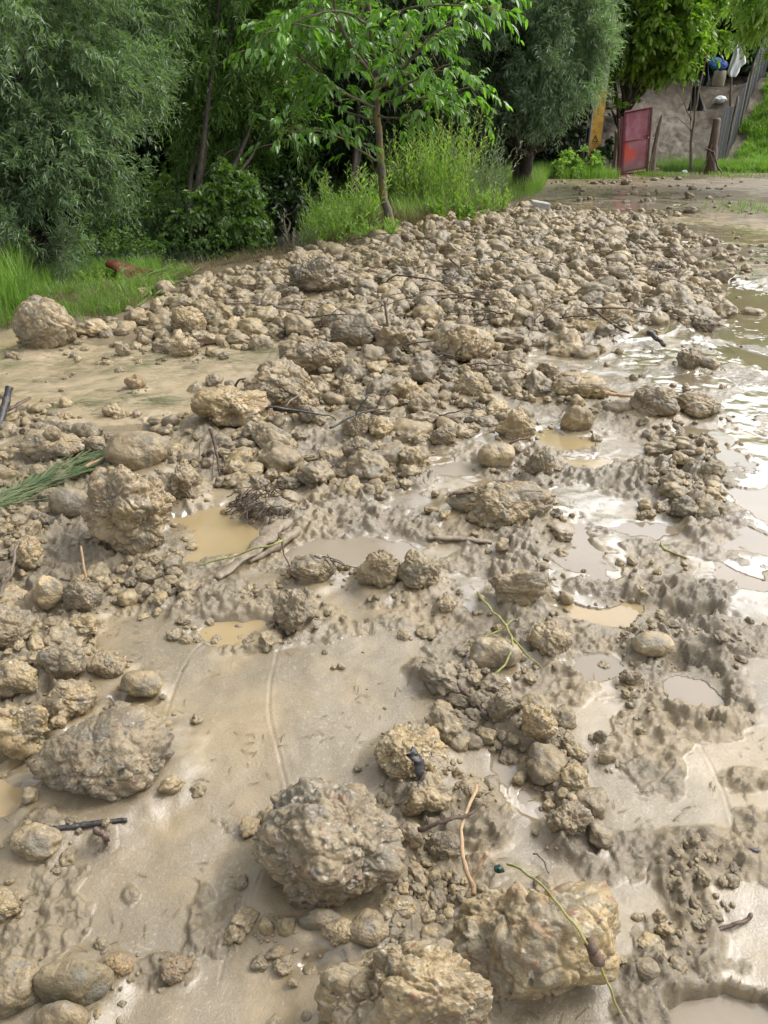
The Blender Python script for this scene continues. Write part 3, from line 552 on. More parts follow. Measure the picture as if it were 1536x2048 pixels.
 ((500, 1000, 585, 1040), 'clod', 'stone', 'stone', 'pair-lobed clod just above the big driftwood log', 'stone'),
 ((545, 1180, 628, 1272), 'lumpy', 'boulder', 'mud_clump', 'two-tiered crumbly mud lump at the right end of the long tan puddle', 'clod'),
 ((978, 1150, 1090, 1228), 'lumpy', 'boulder', 'mud_clump', 'heavy mud lump at the near end of the tyre-marked ridge', 'clod'),
 ((1090, 1610, 1180, 1682), 'lumpy', 'boulder', 'mud_clump', 'rounded end lump of the mud ridge, above a small watery dent', 'clod'),
 ((1050, 900, 1110, 960), 'lumpy', 'boulder', 'mud_clump', 'left lump of the dark mud bar right of the round pale stone', 'clod'),
 ((300, 600, 326, 632), 'stone', 'pale', 'stone', 'small whitish stone left of the tallest clod behind the silt flat', 'stone'),
 ((275, 672, 300, 694), 'angular', 'pale', 'stone', 'small white angular stone at the far edge of the silt flat', 'stone'),
 ((232, 690, 262, 716), 'clod', 'stone', 'stone', 'small clod standing by itself on the far silt flat', 'stone'),
 ((340, 680, 400, 722), 'conglo', 'boulder', 'stone', 'cluster-like clod nearest the silt flat, below the tallest clod', 'stone'),
 ((250, 755, 292, 786), 'clod', 'red', 'stone', 'small reddish-brown clod in the grass-streaked silt flat', 'stone'),
 ((1185, 1462, 1215, 1490), 'angular', 'stone', 'stone', 'small angular stone poking up alone in the mud right of the ridge', 'stone'),
 ((1195, 1505, 1232, 1532), 'stone', 'boulder', 'stone', 'brown wedge of stone beside the ridge, lower of two small ones', 'stone'),
 ((873, 1200, 912, 1230), 'clod', 'pale', 'stone', 'small pale clod below right of the blue-grey stone', 'stone'),
 ((1235, 1340, 1282, 1372), 'lumpy', 'boulder', 'stone', 'small dark clod between the boot hole and the pale oval stone', 'stone'),
]
FITS = [fit(*b[0]) for b in BOULDERS]
for f in FITS: HERO.append((f[0], f[1], max(f[3], f[4]) * 1.05))
# ---------------------------------------------------------------- ground sheet
ys = [-60, -30, -15, -8, -5, -3, -2, -1.2, -.6, -.2, .1, .3, .45]
while ys[-1] < 17: ys.append(ys[-1] + .0035 + .0016 * ys[-1])
while ys[-1] < 37: ys.append(ys[-1] + .11)
while ys[-1] < 600: ys.append(ys[-1] + (ys[-1] - ys[-2]) * 1.06)
YS = np.array(ys); NF = 760
inner = np.linspace(-1, 1, NF); out = np.cumprod(np.full(40, 1.15)); MS = np.concatenate([-out[::-1], inner, out])
def hw(y): return .95 + .60 * np.maximum(y, 0)
XX = hw(YS)[:, None] * MS[None, :]; YY = np.repeat(YS[:, None], len(MS), 1)
xf, yf = XX.ravel(), YY.ravel()
Z0 = macro(xf, yf); hh, rough, wet = feat(xf, yf); Z = Z0 + hh
water_specs = []
for u, v, ru, rv, dep, mt in POOLS:
    cx, cy, rx, ry = EL(u, v, ru, rv); lev = float(macro(np.array([cx]), np.array([cy]))[0]) - dep * .38
    m = np.where((abs(xf - cx) < rx * 1.8) & (abs(yf - cy) < ry * 1.8))[0]; q = p2(xf[m], yf[m], 1.)
    d = np.hypot((xf[m] - cx) / rx, (yf[m] - cy) / ry)
    dd = d + (fbm(q * 5, 3, 3) * .55 + fbm(q * 17, 5, 2) * .25) * .95
    ring = (dd > 1.1) & (d < 1.79) & (Z[m] < lev + .0015) & (hh[m] > -.012 * 9)
    Z[m[ring]] = lev + .0015 + .001 * (fbm(q[ring] * 30, 2, 2))
    water_specs.append((cx, cy, rx, ry, lev, mt))
ZG = Z.reshape(XX.shape)
def ground(x, y):
    x = np.atleast_1d(np.asarray(x, float)); y = np.atleast_1d(np.asarray(y, float))
    j = np.clip(np.searchsorted(YS, y) - 1, 0, len(YS) - 2); fy = np.clip((y - YS[j]) / (YS[j + 1] - YS[j]), 0, 1)
    s = x / hw(y); i = np.clip(np.searchsorted(MS, s) - 1, 0, len(MS) - 2); fx = np.clip((s - MS[i]) / (MS[i + 1] - MS[i]), 0, 1)
    return (ZG[j, i] * (1 - fx) + ZG[j, i + 1] * fx) * (1 - fy) + (ZG[j + 1, i] * (1 - fx) + ZG[j + 1, i + 1] * fx) * fy
def G(x, y): return float(ground(x, y)[0])
pu, pv, pd = proj(xf, yf, 0 * xf); fr = yf > .3
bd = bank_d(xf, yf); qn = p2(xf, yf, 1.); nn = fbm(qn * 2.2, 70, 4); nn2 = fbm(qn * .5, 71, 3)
veg_shade = sstep(-.15, .45, bd + nn * .9) * (1 - .35 * sstep(0, .3, nn))
veg_shade = np.clip(veg_shade + .5 * sstep(.5, 1.3, bd), 0, 1.5); veg_shade = np.maximum(veg_shade, fr * inpoly(pu + nn * 60, pv + nn * 14, [(1290, 352), (1300, 340), (1900, 330), (1900, 470), (1440, 445), (1370, 392)]) * (.35 + .5 * sstep(-.1, .2, nn)))  # mask raised behind the bank foot: tree shade painted over the litter
veg_shade = np.maximum(veg_shade, sstep(24.6, 26.5, yf + nn) * (1.0 + .3 * nn)); veg_shade = np.maximum(veg_shade, .9 * sstep(10.0, 10.8, xf + nn - .52 * np.maximum(yf - 24.5, 0)) * (yf > 24))
veg_shade = np.maximum(veg_shade, fr * sstep(14, 16, yf) * sstep(24, 20, yf) * .62 * sstep(-.02, .14, fbm(qn * 1.6 * (1, 2.2, 1), 90, 4)))
dry = sstep(17, 20, yf) * sstep(25.5, 24, yf) * (.55 + .5 * nn); 
dry = np.maximum(dry, fr * sstep(0, .5, inpoly(pu, pv, [(-400, 700), (560, 690), (620, 740), (430, 850), (250, 850), (-400, 900)]) * 1.) * .9)
dry = np.maximum(dry, fr * inpoly(pu + nn * 50, pv + nn * 10, [(1240, 425), (1800, 430), (1800, 505), (1420, 490)]) * 1.)
wet = wet * (1 - np.clip(veg_shade, 0, 1))
nr, nc = XX.shape; ii, jj = np.meshgrid(np.arange(nr - 1), np.arange(nc - 1), indexing='ij')
quads = np.stack([ii * nc + jj, ii * nc + jj + 1, (ii + 1) * nc + jj + 1, (ii + 1) * nc + jj], -1).reshape(-1, 4)
g = link("ground", mesh_np("ground", np.stack([xf, yf, Z], 1), [quads], M['ground'], np.stack([rough, wet, veg_shade, np.clip(dry, 0, 1)], 1))); g["kind"] = "structure"
# water sheets
for k, (cx, cy, rx, ry, lev, mt) in enumerate(water_specs):
    th = np.linspace(0, 2 * math.pi, 48, endpoint=False); rad = np.linspace(0, 1.7, 9)[1:]
    V = [(cx, cy, lev)]
    for r_ in rad: V += [(cx + rx * r_ * math.cos(t), cy + ry * r_ * math.sin(t), lev) for t in th]
    n = 48; f3 = np.array([(0, 1 + i, 1 + (i + 1) % n) for i in range(n)]); f4 = np.array([(1 + a * n + i, 1 + (a + 1) * n + i, 1 + (a + 1) * n + (i + 1) % n, 1 + a * n + (i + 1) % n) for a in range(len(rad) - 1) for i in range(n)])
    wo = link("puddle_water", mesh_np("puddle_water", V, [f3, f4], M[mt])); wo["kind"] = "structure"
# ---------------------------------------------------------------- boulders with a name of their own
for k, ((box, kind, mt, nm, label, cat), (cx, cy, cz, rx, ry, rz)) in enumerate(zip(BOULDERS, FITS)):
    wpx = box[2] - box[0]; n = 7 if wpx > 120 else 6 if wpx > 45 else 5
    V, Fc, c4 = rock(n, 100 + k * 3, kind, (1, ry / rx, rz / rx)); z = G(cx, cy)
    V = V * (rx * 1.03, ry, rz * 1.02)
    o = link(nm, mesh_np(nm, V, [Fc], M[mt], c4), None, (cx, cy, z * .6 + cz)); tag(o, label, cat)
# ---------------------------------------------------------------- scattered stones
kinds = ['clod', 'lumpy', 'conglo', 'lumpy', 'angular', 'clod', 'lumpy', 'conglo', 'angular', 'conglo', 'stone', 'lumpy']
LIB = {n: [rock(n, 500 + i * 7, kinds[i]) for i in range(len(kinds))] for n in (3, 4, 5)}
LIBM = {}
def libmesh(n, i, mk='stone'):
    if (n, i, mk) not in LIBM: V, Fc, c4 = LIB[n][i]; LIBM[(n, i, mk)] = mesh_np("stone", V, [Fc], M[mk], c4)
    return LIBM[(n, i, mk)]
ZONES = [  # polygon in photo px, tries, median radius m, sigma, phrase
 (HEAP, 26000, .043, .50, 'mud-caked clod among countless others in the dense far heap', 'clods of the dense far heap'),
 ([(300, 560), (640, 520), (690, 690), (600, 690), (340, 705), (170, 690), (190, 655), (330, 640)], 2600, .042, .45, 'clod in the belt of rubble behind the silt flat', 'clods behind the silt flat'),
 ([(480, 760), (700, 700), (1050, 790), (1080, 880), (1000, 900), (800, 930), (620, 1000), (480, 990), (470, 900)], 1500, .034, .5, 'wet clod standing in the runnels between heap and log', 'clods in the runnels'),
 ([(0, 850), (110, 810), (400, 850), (560, 880), (600, 1020), (400, 1000), (350, 940), (180, 950), (0, 980)], 900, .038, .45, 'clod in the row of stones near the green grass bundle', 'clods beside the grass bundle'),
 ([(-150, 1000), (180, 1000), (190, 1110), (330, 1130), (330, 1190), (230, 1240), (240, 1310), (320, 1390), (200, 1420), (80, 1440), (-150, 1500)], 1900, .036, .48, 'mud-smeared stone packed into the near left pile', 'stones of the near left pile'),
 ([(1130, 450), (1310, 445), (1536, 500), (1800, 510), (1800, 620), (1536, 600), (1400, 545), (1250, 520)], 420, .036, .45, 'clod in the straggling line at the far right', 'clods of the far right line'),
 ([(1040, 650), (1200, 640), (1330, 680), (1250, 700), (1260, 730), (1130, 760)], 120, .045, .4, 'low clod at the ragged right edge of the heap', 'clods at the ragged heap edge'),
 ([(1090, 750), (1440, 770), (1450, 850), (1200, 850), (1100, 850)], 90, .035, .4, 'clod beside the crumbly mound on the right', 'clods by the crumbly mound'),
 ([(1320, 850), (1450, 870), (1470, 1000), (1400, 1040), (1280, 1040)], 260, .026, .45, 'clod in the trampled mud on the right', 'clods in the trampled mud'),
 ([(700, 940), (900, 960), (860, 1060), (800, 1090), (680, 1070)], 130, .028, .4, 'clod left of the long bark pieces', 'clods left of the bark'),
 ([(820, 1330), (960, 1330), (1010, 1400), (1120, 1470), (1190, 1600), (1190, 1700), (1110, 1690), (1010, 1530), (880, 1450)], 520, .019, .45, 'small clod along the diagonal mud ridge', 'clods along the mud ridge'),
 ([(780, 1580), (960, 1560), (1040, 1600), (1000, 1800), (880, 1860), (800, 1850)], 420, .021, .4, 'small stone wedged between the front boulders', 'stones between the front boulders'),
 ([(1000, 1070), (1110, 1070), (1110, 1240), (980, 1240)], 160, .02, .4, 'small clod on the tyre-marked ridge', 'clods on the tyre-marked ridge'),
 ([(1160, 1170), (1470, 1170), (1490, 1460), (1280, 1470), (1240, 1300)], 200, .011, .5, 'crumb of mud around the boot hole', 'crumbs around the boot hole'),
 ([(1310, 1690), (1460, 1690), (1440, 1900), (1380, 2010), (1290, 1990)], 90, .008, .5, 'crumb on the broken mud edge at the lower right', 'crumbs at the lower right'),
 ([(0, 700), (600, 690), (560, 830), (380, 850), (0, 870)], 60, .022, .5, 'small clod dropped on the grass-streaked silt flat', 'clods on the silt flat'),
 ([(350, 1050), (1536, 1050), (1536, 1500), (800, 1420), (350, 1200)], 160, .011, .5, 'crumb of mud lying on the open wet mud', 'crumbs on the open mud'),
 ([(1000, 740), (1500, 560), (1536, 1000), (1100, 1000)], 130, .018, .5, 'small clod on the wet sheet at the right', 'clods on the wet sheet'),
 ([(440, 950), (680, 960), (640, 1040), (560, 1020), (440, 1000)], 100, .026, .4, 'clod beside the driftwood log', 'clods beside the log'),
 ([(420, 1180), (660, 1170), (640, 1290), (480, 1290), (360, 1230)], 120, .014, .5, 'crumb on the mud ridge by the long tan puddle', 'crumbs by the tan puddle'),
 ([(0, 1640), (150, 1600), (260, 1960), (160, 2040), (0, 2040)], 40, .012, .5, 'crumb in the silt at the lower left', 'crumbs at the lower left'),
 ([(1050, 345), (1500, 360), (1536, 440), (1300, 440), (1150, 400)], 200, .045, .4, 'clod on the far churned track below the gate', 'clods on the far track'),
]
cell = {}
def clash(x, y, r, k=.64):
    for hx, hy, hr in HERO:
        if (x - hx) ** 2 + (y - hy) ** 2 < (hr * .85 + r * .7) ** 2: return True
    gx, gy = int(x / .12), int(y / .12); R_ = 1 + int((r + .14) / .12)
    for a in range(gx - R_, gx + R_ + 1):
        for b in range(gy - R_, gy + R_ + 1):
            for (x2, y2, r2) in cell.get((a, b), ()):
                if (x - x2) ** 2 + (y - y2) ** 2 < (k * (r + r2)) ** 2: return True
    cell.setdefault((gx, gy), []).append((x, y, r)); return False
stones = []
for zi, (poly, tries, rm, sg, lab, grp) in enumerate(ZONES):
    pw = np.array([P(u, v) for u, v in poly]); lo, hi = pw.min(0), pw.max(0)
    rs = np.sort(np.clip(rm * np.exp(rng.normal(0, sg, tries)), rm * .35, rm * 3.2))[::-1]; rs = np.where(rng.random(len(rs)) < .25, rs * .55, rs)
    xs = rng.uniform(lo[0], hi[0], tries * 3); yy = rng.uniform(lo[1], hi[1], tries * 3)
    wa = .05 * yy + .02; ok = inpoly(xs + wa * 1.6 * fbm(p2(xs, yy, 3.1), 5, 3), yy + wa * 2.2 * fbm(p2(xs, yy, 3.1), 9, 3), [tuple(q) for q in pw]); dens = fbm(p2(xs, yy, 2.3), 33 + zi, 3); ok &= (dens > (-.24 if zi in (0, 1, 4) else -.08 if zi in (2, 3) else .03 if zi > 9 else -.02)); xs, yy = xs[ok][:tries], yy[ok][:tries]
    for x, y, r in zip(xs, yy, rs[:len(xs)] if len(xs) >= tries else rng.permutation(rs)[:len(xs)]):
        bdv = 0
        if clash(x, y, r): continue
        stones.append([x, y, r, zi, proj(x, y, 0)[2]])
for (hx_, hy_, hr_) in HERO:
    for _ in range(int(9 + 60 * hr_)):
        a_ = rng.uniform(0, 6.283); q_ = hr_ * rng.uniform(.9, 1.5); x, y = hx_ + q_ * math.cos(a_), hy_ + q_ * math.sin(a_) * .95; r = float(np.clip(hr_ * rng.uniform(.04, .16), .005, .05))
        if y > .6 and not clash(x, y, r, .55): stones.append([x, y, r, 16, proj(x, y, 0)[2]])
print("stones", len(stones))
xs = np.array([s[0] for s in stones]); ysn = np.array([s[1] for s in stones]); gz = ground(xs, ysn)
bdn = bank_d(xs, ysn)
for s, z, b_ in zip(stones, gz, bdn): s.append(z); s.append(b_)
stones = [s for s in stones if s[6] < .25]
stones.sort(key=lambda s: -s[2] / s[4] + (1 if s[3] == 16 and s[2] < .02 else 0))
MARKS = [((90, 700), 'the lone mud ball at the left'), ((635, 612), 'the biggest far boulder'), ((377, 678), 'the tallest clod behind the silt flat'), ((466, 864), 'the wide low crusted boulder'), ((560, 832), 'the boulder carrying a grey pebble'), ((715, 706), 'the broad clod with grass at its foot'),
 ((926, 745), 'the big rounded clod edging the heap'), ((775, 640), 'the pale stick upright in the heap'), ((1220, 645), 'the long dark stick'), ((1315, 680), 'the short black branch end'), ((785, 480), 'the slender tree trunk'), ((1078, 424), 'the pale concrete block'), ((264, 1118), 'the dark conglomerate boulder'),
 ((500, 1100), 'the driftwood log'), ((1004, 1066), 'the lumpy boulder under the bark'), ((800, 1190), 'the blue-grey stone'), ((822, 1575), 'the boulder with the bark flake'), ((658, 1852), 'the largest front boulder'), ((1070, 2000), 'the huge low boulder'), ((200, 1612), 'the slab-like boulder'),
 ((125, 1372), 'the grey-green clod in the left pile'), ((1097, 1326), 'the isolated round clod by the stem'), ((1303, 1322), 'the pale oval stone'), ((1077, 1502), 'the wet clod topped with green'), ((1378, 748), 'the lone pointed clod'), ((1157, 812), 'the wedge-shaped clod'), ((1392, 844), 'the crumbly mound by the wet sheet'), ((990, 942), 'the round pale stone in the flow'),
 ((715, 938), 'the dark clod in the tan runnel'), ((275, 950), 'the smooth split boulder'), ((100, 932), 'the broad smeared rock'), ((1400, 1390), 'the boot hole'), ((1135, 1682), 'the end lump of the ridge'), ((97, 1224), 'the blocky pale stone'), ((1270, 345), 'the red gate'), ((1395, 985), 'the trampled mud at the right'), ((1030, 1228), 'the lump ending the tyre-marked ridge'), ((950, 1680), 'the peeled forked stick')]
_ord = ['nearest', 'second', 'third', 'fourth', 'fifth', 'sixth', 'seventh', 'eighth', 'ninth', 'tenth', 'eleventh', 'twelfth', 'thirteenth', 'fourteenth', 'fifteenth', 'sixteenth', 'seventeenth', 'eighteenth', 'nineteenth', 'twentieth', 'twenty-first', 'twenty-second']
_dir = ['right of', 'behind and right of', 'behind', 'behind and left of', 'left of', 'before and left of', 'in front of', 'before and right of']
clods = []
ptx, pty, ptz = [], [], []
rub = MB()
for k, (x, y, r, zi, d, z, _) in enumerate(stones):
    ang = Matrix.Rotation(rng.uniform(0, 6.28), 3, 'Z') @ Matrix.Rotation(rng.uniform(-.5, .5), 3, 'X') @ Matrix.Rotation(rng.uniform(-.5, .5), 3, 'Y')
    sc3 = np.array([rng.uniform(.85, 1.35), rng.uniform(.8, 1.15), rng.uniform(.6, .95)]) * r
    i = int(rng.integers(len(kinds))); zz = z + sc3[2] * rng.uniform(-.05, .5)
    if k < 215:
        mk = 'stone' if rng.random() < .8 else ('pale' if rng.random() < .4 else 'grey')
        o = link("mud_clod", libmesh(5, i, mk)); o.location = (x, y, zz); o.scale = sc3; o.rotation_euler = ang.to_euler()
        uu, vv, _d = proj(x, y, zz); clods.append((o, float(uu), float(vv), x, y, mk, zi))
    else:
        px = r * 2 * F / 2 / d; n = 5 if px > 22 else 4 if px > 8 else 3
        V, Fc, c4 = LIB[n][i]; V = (V * sc3) @ np.array(ang).T + (x, y, zz); rub.add(V, [Fc], c4)
by = {}
for (o, uu, vv, x, y, mk, zi) in clods:
    best = min(MARKS, key=lambda m_: math.hypot(m_[0][0] - uu, 2 * (m_[0][1] - vv)))
    a = math.atan2(-2 * (vv - best[0][1]), uu - best[0][0]); by.setdefault((best[1], int(round(a / (math.pi / 4))) % 8), []).append((math.hypot(uu - best[0][0], 2 * (vv - best[0][1])), o, mk, zi))
for (nm_, dr_), ls in by.items():
    ls.sort(key=lambda t_: t_[0])
    for i_, (_, o, mk, zi) in enumerate(ls):
        tag(o, ("%s %sclod %s %s" % (_ord[min(i_, 21)], {'stone': 'larger ', 'pale': 'larger pale ', 'grey': 'larger greyish '}[mk], _dir[dr_], nm_)), 'clod', ZONES[zi][5])
o = rub.build("rubble", M['rubble']); tag(o, "mass of small mud clods and crumbs filling the flood rubble fan", "rubble", kind="stuff")
# small pebble perched on the boulders
def perch(u, v, h, r, mk, label, sx=1.3, sz=.8):
    x, y = P(u, v, h); V, Fc, c4 = rock(5, int(u * 7 + v), 'stone'); c4[:, 3] *= .2
    o = link("pebble", mesh_np("pebble", V * (r * sx, r, r * sz), [Fc], M[mk], c4), None, (x, y, h)); tag(o, label, 'pebble')
perch(533, 738, .23, .045, 'grey', 'smooth dark grey pebble perched on a pebbly mud boulder')
perch(650, 740, .16, .035, 'grey', 'smooth slate-coloured pebble in mud behind the boulder carrying a grey pebble')
perch(125, 1372, .14, .012, 'pale', 'tiny white pebble on the shoulder of a round clod')
perch(1150, 1928, .13, .012, 'pale', 'tiny white pebble on the huge low boulder, beside a dark knot')
perch(104, 868, .20, .04, 'stone', 'small round clod sitting on top of the broad smeared rock', 1, 1)
perch(1275, 1834, .01, .011, 'pale', 'white pebble alone in the mud right of the huge low boulder')
perch(345, 1100, .05, .013, 'pale', 'tiny cream pebble stuck low on the dark conglomerate boulder')
# ---------------------------------------------------------------- sticks, logs, bark
def stick(pts, r0, r1, mt, name, label, cat, grp=None, n=22, wig=.01, wob=.35, flat=1., sides=8, extra=()):
    w3 = [(*P(u, v, G(*P(u, v)) * .5 + h), G(*P(u, v)) * .5 + h) for u, v, h in pts]
    mb = MB(); c = curve(w3, n, wig, int(pts[0][0] + pts[0][1])); mb.tube(c, np.linspace(r0, r1, n), sides, wob, flat, int(pts[0][0]))
    for e in extra:
        w4 = [(*P(u, v, h), h) for u, v, h in e[0]]; mb.tube(curve(w4, 12, wig * .6, 5), np.linspace(e[1], e[1] * .4, 12), 6, wob)
    return tag(mb.build(name, M[mt]), label, cat, grp)
stick([(952, 1572, .10), (924, 1660, .10), (928, 1722, .09), (948, 1788, .06)], .004, .006, 'bleached', 'stick', 'peeled orange-brown stick forked at its foot between the front boulders', 'stick', extra=[([(974, 1706, .12), (955, 1740, .09), (930, 1795, .05)], .0055)])
stick([(92, 1660, .02), (170, 1650, .018), (252, 1640, .012)], .008, .006, 'black', 'stick', 'straight black stick lying on silt above the pale speckled stone', 'stick', wig=.004)
stick([(835, 1662, .10), (880, 1645, .12), (925, 1635, .12), (970, 1606, .10)], .006, .003, 'twig', 'twig', 'dark knobbly twig crossing behind the peeled forked stick', 'twig', extra=[([(858, 1650, .11), (850, 1630, .13)], .002), ([(880, 1645, .12), (884, 1625, .14)], .002), ([(900, 1640, .12), (906, 1622, .13)], .002)])
stick([(1015, 1728, .10), (1062, 1752, .17), (1120, 1812, .24), (1178, 1892, .23), (1212, 1958, .13), (1240, 2028, .02)], .0028, .0024, 'greenstem', 'plant_stem', 'thin yellow-green stem arching over the huge low boulder', 'stem', n=40, wig=.004, wob=.1)
stick([(1178, 1890, .235), (1200, 1925, .20)], .013, .010, 'darkwood', 'stem_knot', 'dark shrivelled knot on the thin yellow stem', 'knot', n=8, wob=.5)
stick([(955, 1185, .05), (985, 1222, .07), (1014, 1255, .10), (1024, 1298, .08), (1000, 1340, .05), (974, 1362, .02)], .0045, .003, 'greenstem', 'plant_stem', 'straggling green-brown stem bent over the flat pale stone', 'stem', extra=[([(1014, 1255, .10), (970, 1275, .08), (930, 1292, .05)], .0035), ([(1020, 1270, .09), (1050, 1305, .05), (1085, 1338, .01)], .004), ([(1010, 1252, .1), (1030, 1238, .1)], .003)], n=30, wig=.008)
stick([(560, 1045, .05), (535, 1075, .05), (500, 1105, .035), (434, 1157, .012)], .048, .013, 'log', 'driftwood_log', 'broad tapering driftwood log half in the tan pool', 'log', n=30, wob=.55, flat=.5, sides=18, extra=[([(594, 1062, .03), (560, 1090, .03), (500, 1125, .01)], .022)])
stick([(398, 1130, .02), (480, 1108, .06), (545, 1088, .09), (570, 1078, .09)], .0035, .005, 'greenstem', 'twig', 'long thin mossy twig laid across the driftwood log', 'twig', wig=.012)
stick([(558, 1070, .09), (574, 1118, .05), (592, 1168, .02)], .004, .0025, 'twig', 'twig', 'thin brown twig hanging down from the tip of the driftwood log', 'twig')
stick([(856, 1074, .012), (905, 1076, .016), (985, 1084, .010)], .020, .012, 'log', 'plank', 'narrow split plank sunk in the wet mud below the long bark', 'plank', wob=.3, flat=.5, wig=.006)
stick([(900, 988, .10), (940, 983, .12), (988, 975, .12)], .012, .006, 'darkwood', 'bark_piece', 'rotten brown bark strip on the left end of the wide lumpy boulder', 'bark', flat=.5, wob=.6)
stick([(985, 962, .12), (1020, 966, .13), (1062, 972, .12)], .016, .008, 'darkwood', 'bark_piece', 'chunky dark bark piece behind the wide lumpy boulder', 'bark', flat=.6, wob=.6)
stick([(1005, 975, .13), (1040, 985, .12), (1072, 998, .10)], .006, .004, 'twig', 'stick', 'short dark stick lying across the right of the wide lumpy boulder', 'stick')
stick([(0, 1195, .06), (22, 1140, .10), (38, 1082, .10)], .007, .004, 'post', 'stick', 'bent brown stick at the left edge beside the near pile', 'stick', extra=[([(0, 1150, .08), (22, 1128, .1)], .005)])
stick([(161, 1092, .16), (171, 1156, .06)], .004, .005, 'bleached', 'stick', 'thin brown stick standing upright in the near left pile', 'stick', wig=.003)
stick([(120, 1158, .05), (150, 1160, .05)], .005, .005, 'twig', 'stick', 'short dark stick end left of the upright thin stick', 'stick')
stick([(20, 775, .20), (8, 815, .12), (-6, 862, .04)], .020, .024, 'black', 'branch', 'black bare branch poking up at the left edge', 'branch', wob=.3)
stick([(10, 822, .06), (35, 808, .08), (60, 796, .08)], .022, .012, 'darkwood', 'bark_piece', 'red-brown bark slab beside the black bare branch', 'bark', flat=.5, wob=.5)
stick([(172, 935, .05), (222, 908, .09), (278, 882, .13)], .009, .004, 'bleached', 'stick', 'orange-brown stick at the root end of the green grass bundle', 'stick', wig=.006)
stick([(420, 856, .16), (432, 900, .09), (440, 946, .03)], .009, .006, 'twig', 'stick', 'dark stick leaning in the stones above the dark conglomerate', 'stick', extra=[([(432, 872, .13), (424, 960, .02)], .005), ([(400, 885, .1), (396, 962, .02)], .003)])
stick([(1184, 618, .10), (1222, 645, .09), (1256, 667, .05)], .012, .008, 'twig', 'stick', 'long dark stick at the right side of the far heap', 'stick')
stick([(1298, 664, .09), (1315, 678, .07), (1330, 691, .05)], .022, .015, 'black', 'branch', 'short thick black branch end at the right edge of the heap', 'branch')
stick([(1208, 786, .10), (1240, 790, .09), (1266, 793, .08)], .012, .009, 'bleached', 'stick', 'orange peeled stick poking out of the wedge-shaped clod', 'stick', wig=.003)
stick([(768, 602, .32), (774, 640, .20), (780, 674, .08)], .011, .008, 'post', 'stick', 'pale stick standing upright in the far heap', 'stick')
stick([(1408, 1862, .01), (1455, 1857, .012), (1506, 1830, .012)], .006, .004, 'darkwood', 'root', 'dark curved root in the mud at the lower right', 'root')
stick([(1488, 1697, .008), (1530, 1702, .01)], .005, .008, 'black', 'stick', 'short black stick piece at the right edge, by the broken mud edge', 'stick')
stick([(1066, 1708, .012), (1088, 1722, .014), (1104, 1764, .006)], .0018, .0012, 'black', 'twig', 'hair-thin black twig in mud above the huge low boulder', 'twig', wob=.1)
stick([(918, 1368, .04), (948, 1402, .03), (975, 1440, .02)], .006, .004, 'twig', 'twig', 'dark twig lying beside the upper end of the mud ridge', 'twig')
stick([(762, 1468, .01), (800, 1455, .03), (826, 1443, .03)], .003, .002, 'twig', 'twig', 'thin twig lying left above the bark-flake boulder', 'twig')
stick([(822, 1502, .15), (838, 1530, .12), (835, 1562, .07)], .017, .010, 'black', 'bark_piece', 'dark bark flake stuck to the rounded boulder above the front giants', 'bark', flat=.4, wob=.5)
stick([(640, 1112, .10), (680, 1128, .09), (715, 1138, .05)], .003, .002, 'black', 'twig', 'spray of dark twigs behind the domed clod', 'twig', extra=[([(625, 1118, .1), (660, 1115, .11), (690, 1130, .08)], .004), ([(650, 1115, .12), (672, 1150, .06)], .003), ([(630, 1112, .12), (668, 1130, .08)], .003), ([(655, 1110, .12), (680, 1145, .05)], .0025)])
stick([(1100, 1085, .02), (1108, 1070, .03)], .003, .002, 'twig', 'twig', 'tiny twig by the plank', 'twig')
stick([(1322, 1085, .02), (1330, 1098, .012), (1378, 1118, .01)], .004, .003, 'greenstem', 'twig', 'kinked green twig on the shining mud at the right', 'twig', wig=.002)
stick([(190, 1664, .05), (208, 1672, .045), (214, 1690, .01)], .010, .004, 'darkwood', 'root', 'small hairy brown root clump below the black straight stick', 'root', wob=.6, extra=[([(208, 1668, .04), (222, 1685, .01), (205, 1700, .004)], .002), ([(200, 1668, .04), (190, 1690, .005), (160, 1702, .003)], .0015), ([(206, 1670, .04), (208, 1704, .003)], .0015)])
stick([(90, 1942, .07), (64, 1975, .05), (56, 2010, .01)], .004, .003, 'darkwood', 'root', 'curved root wrapped round the left of the mottled stone', 'root', extra=[([(90, 1942, .07), (130, 1925, .09), (180, 1925, .08)], .0045)])
twl = {}
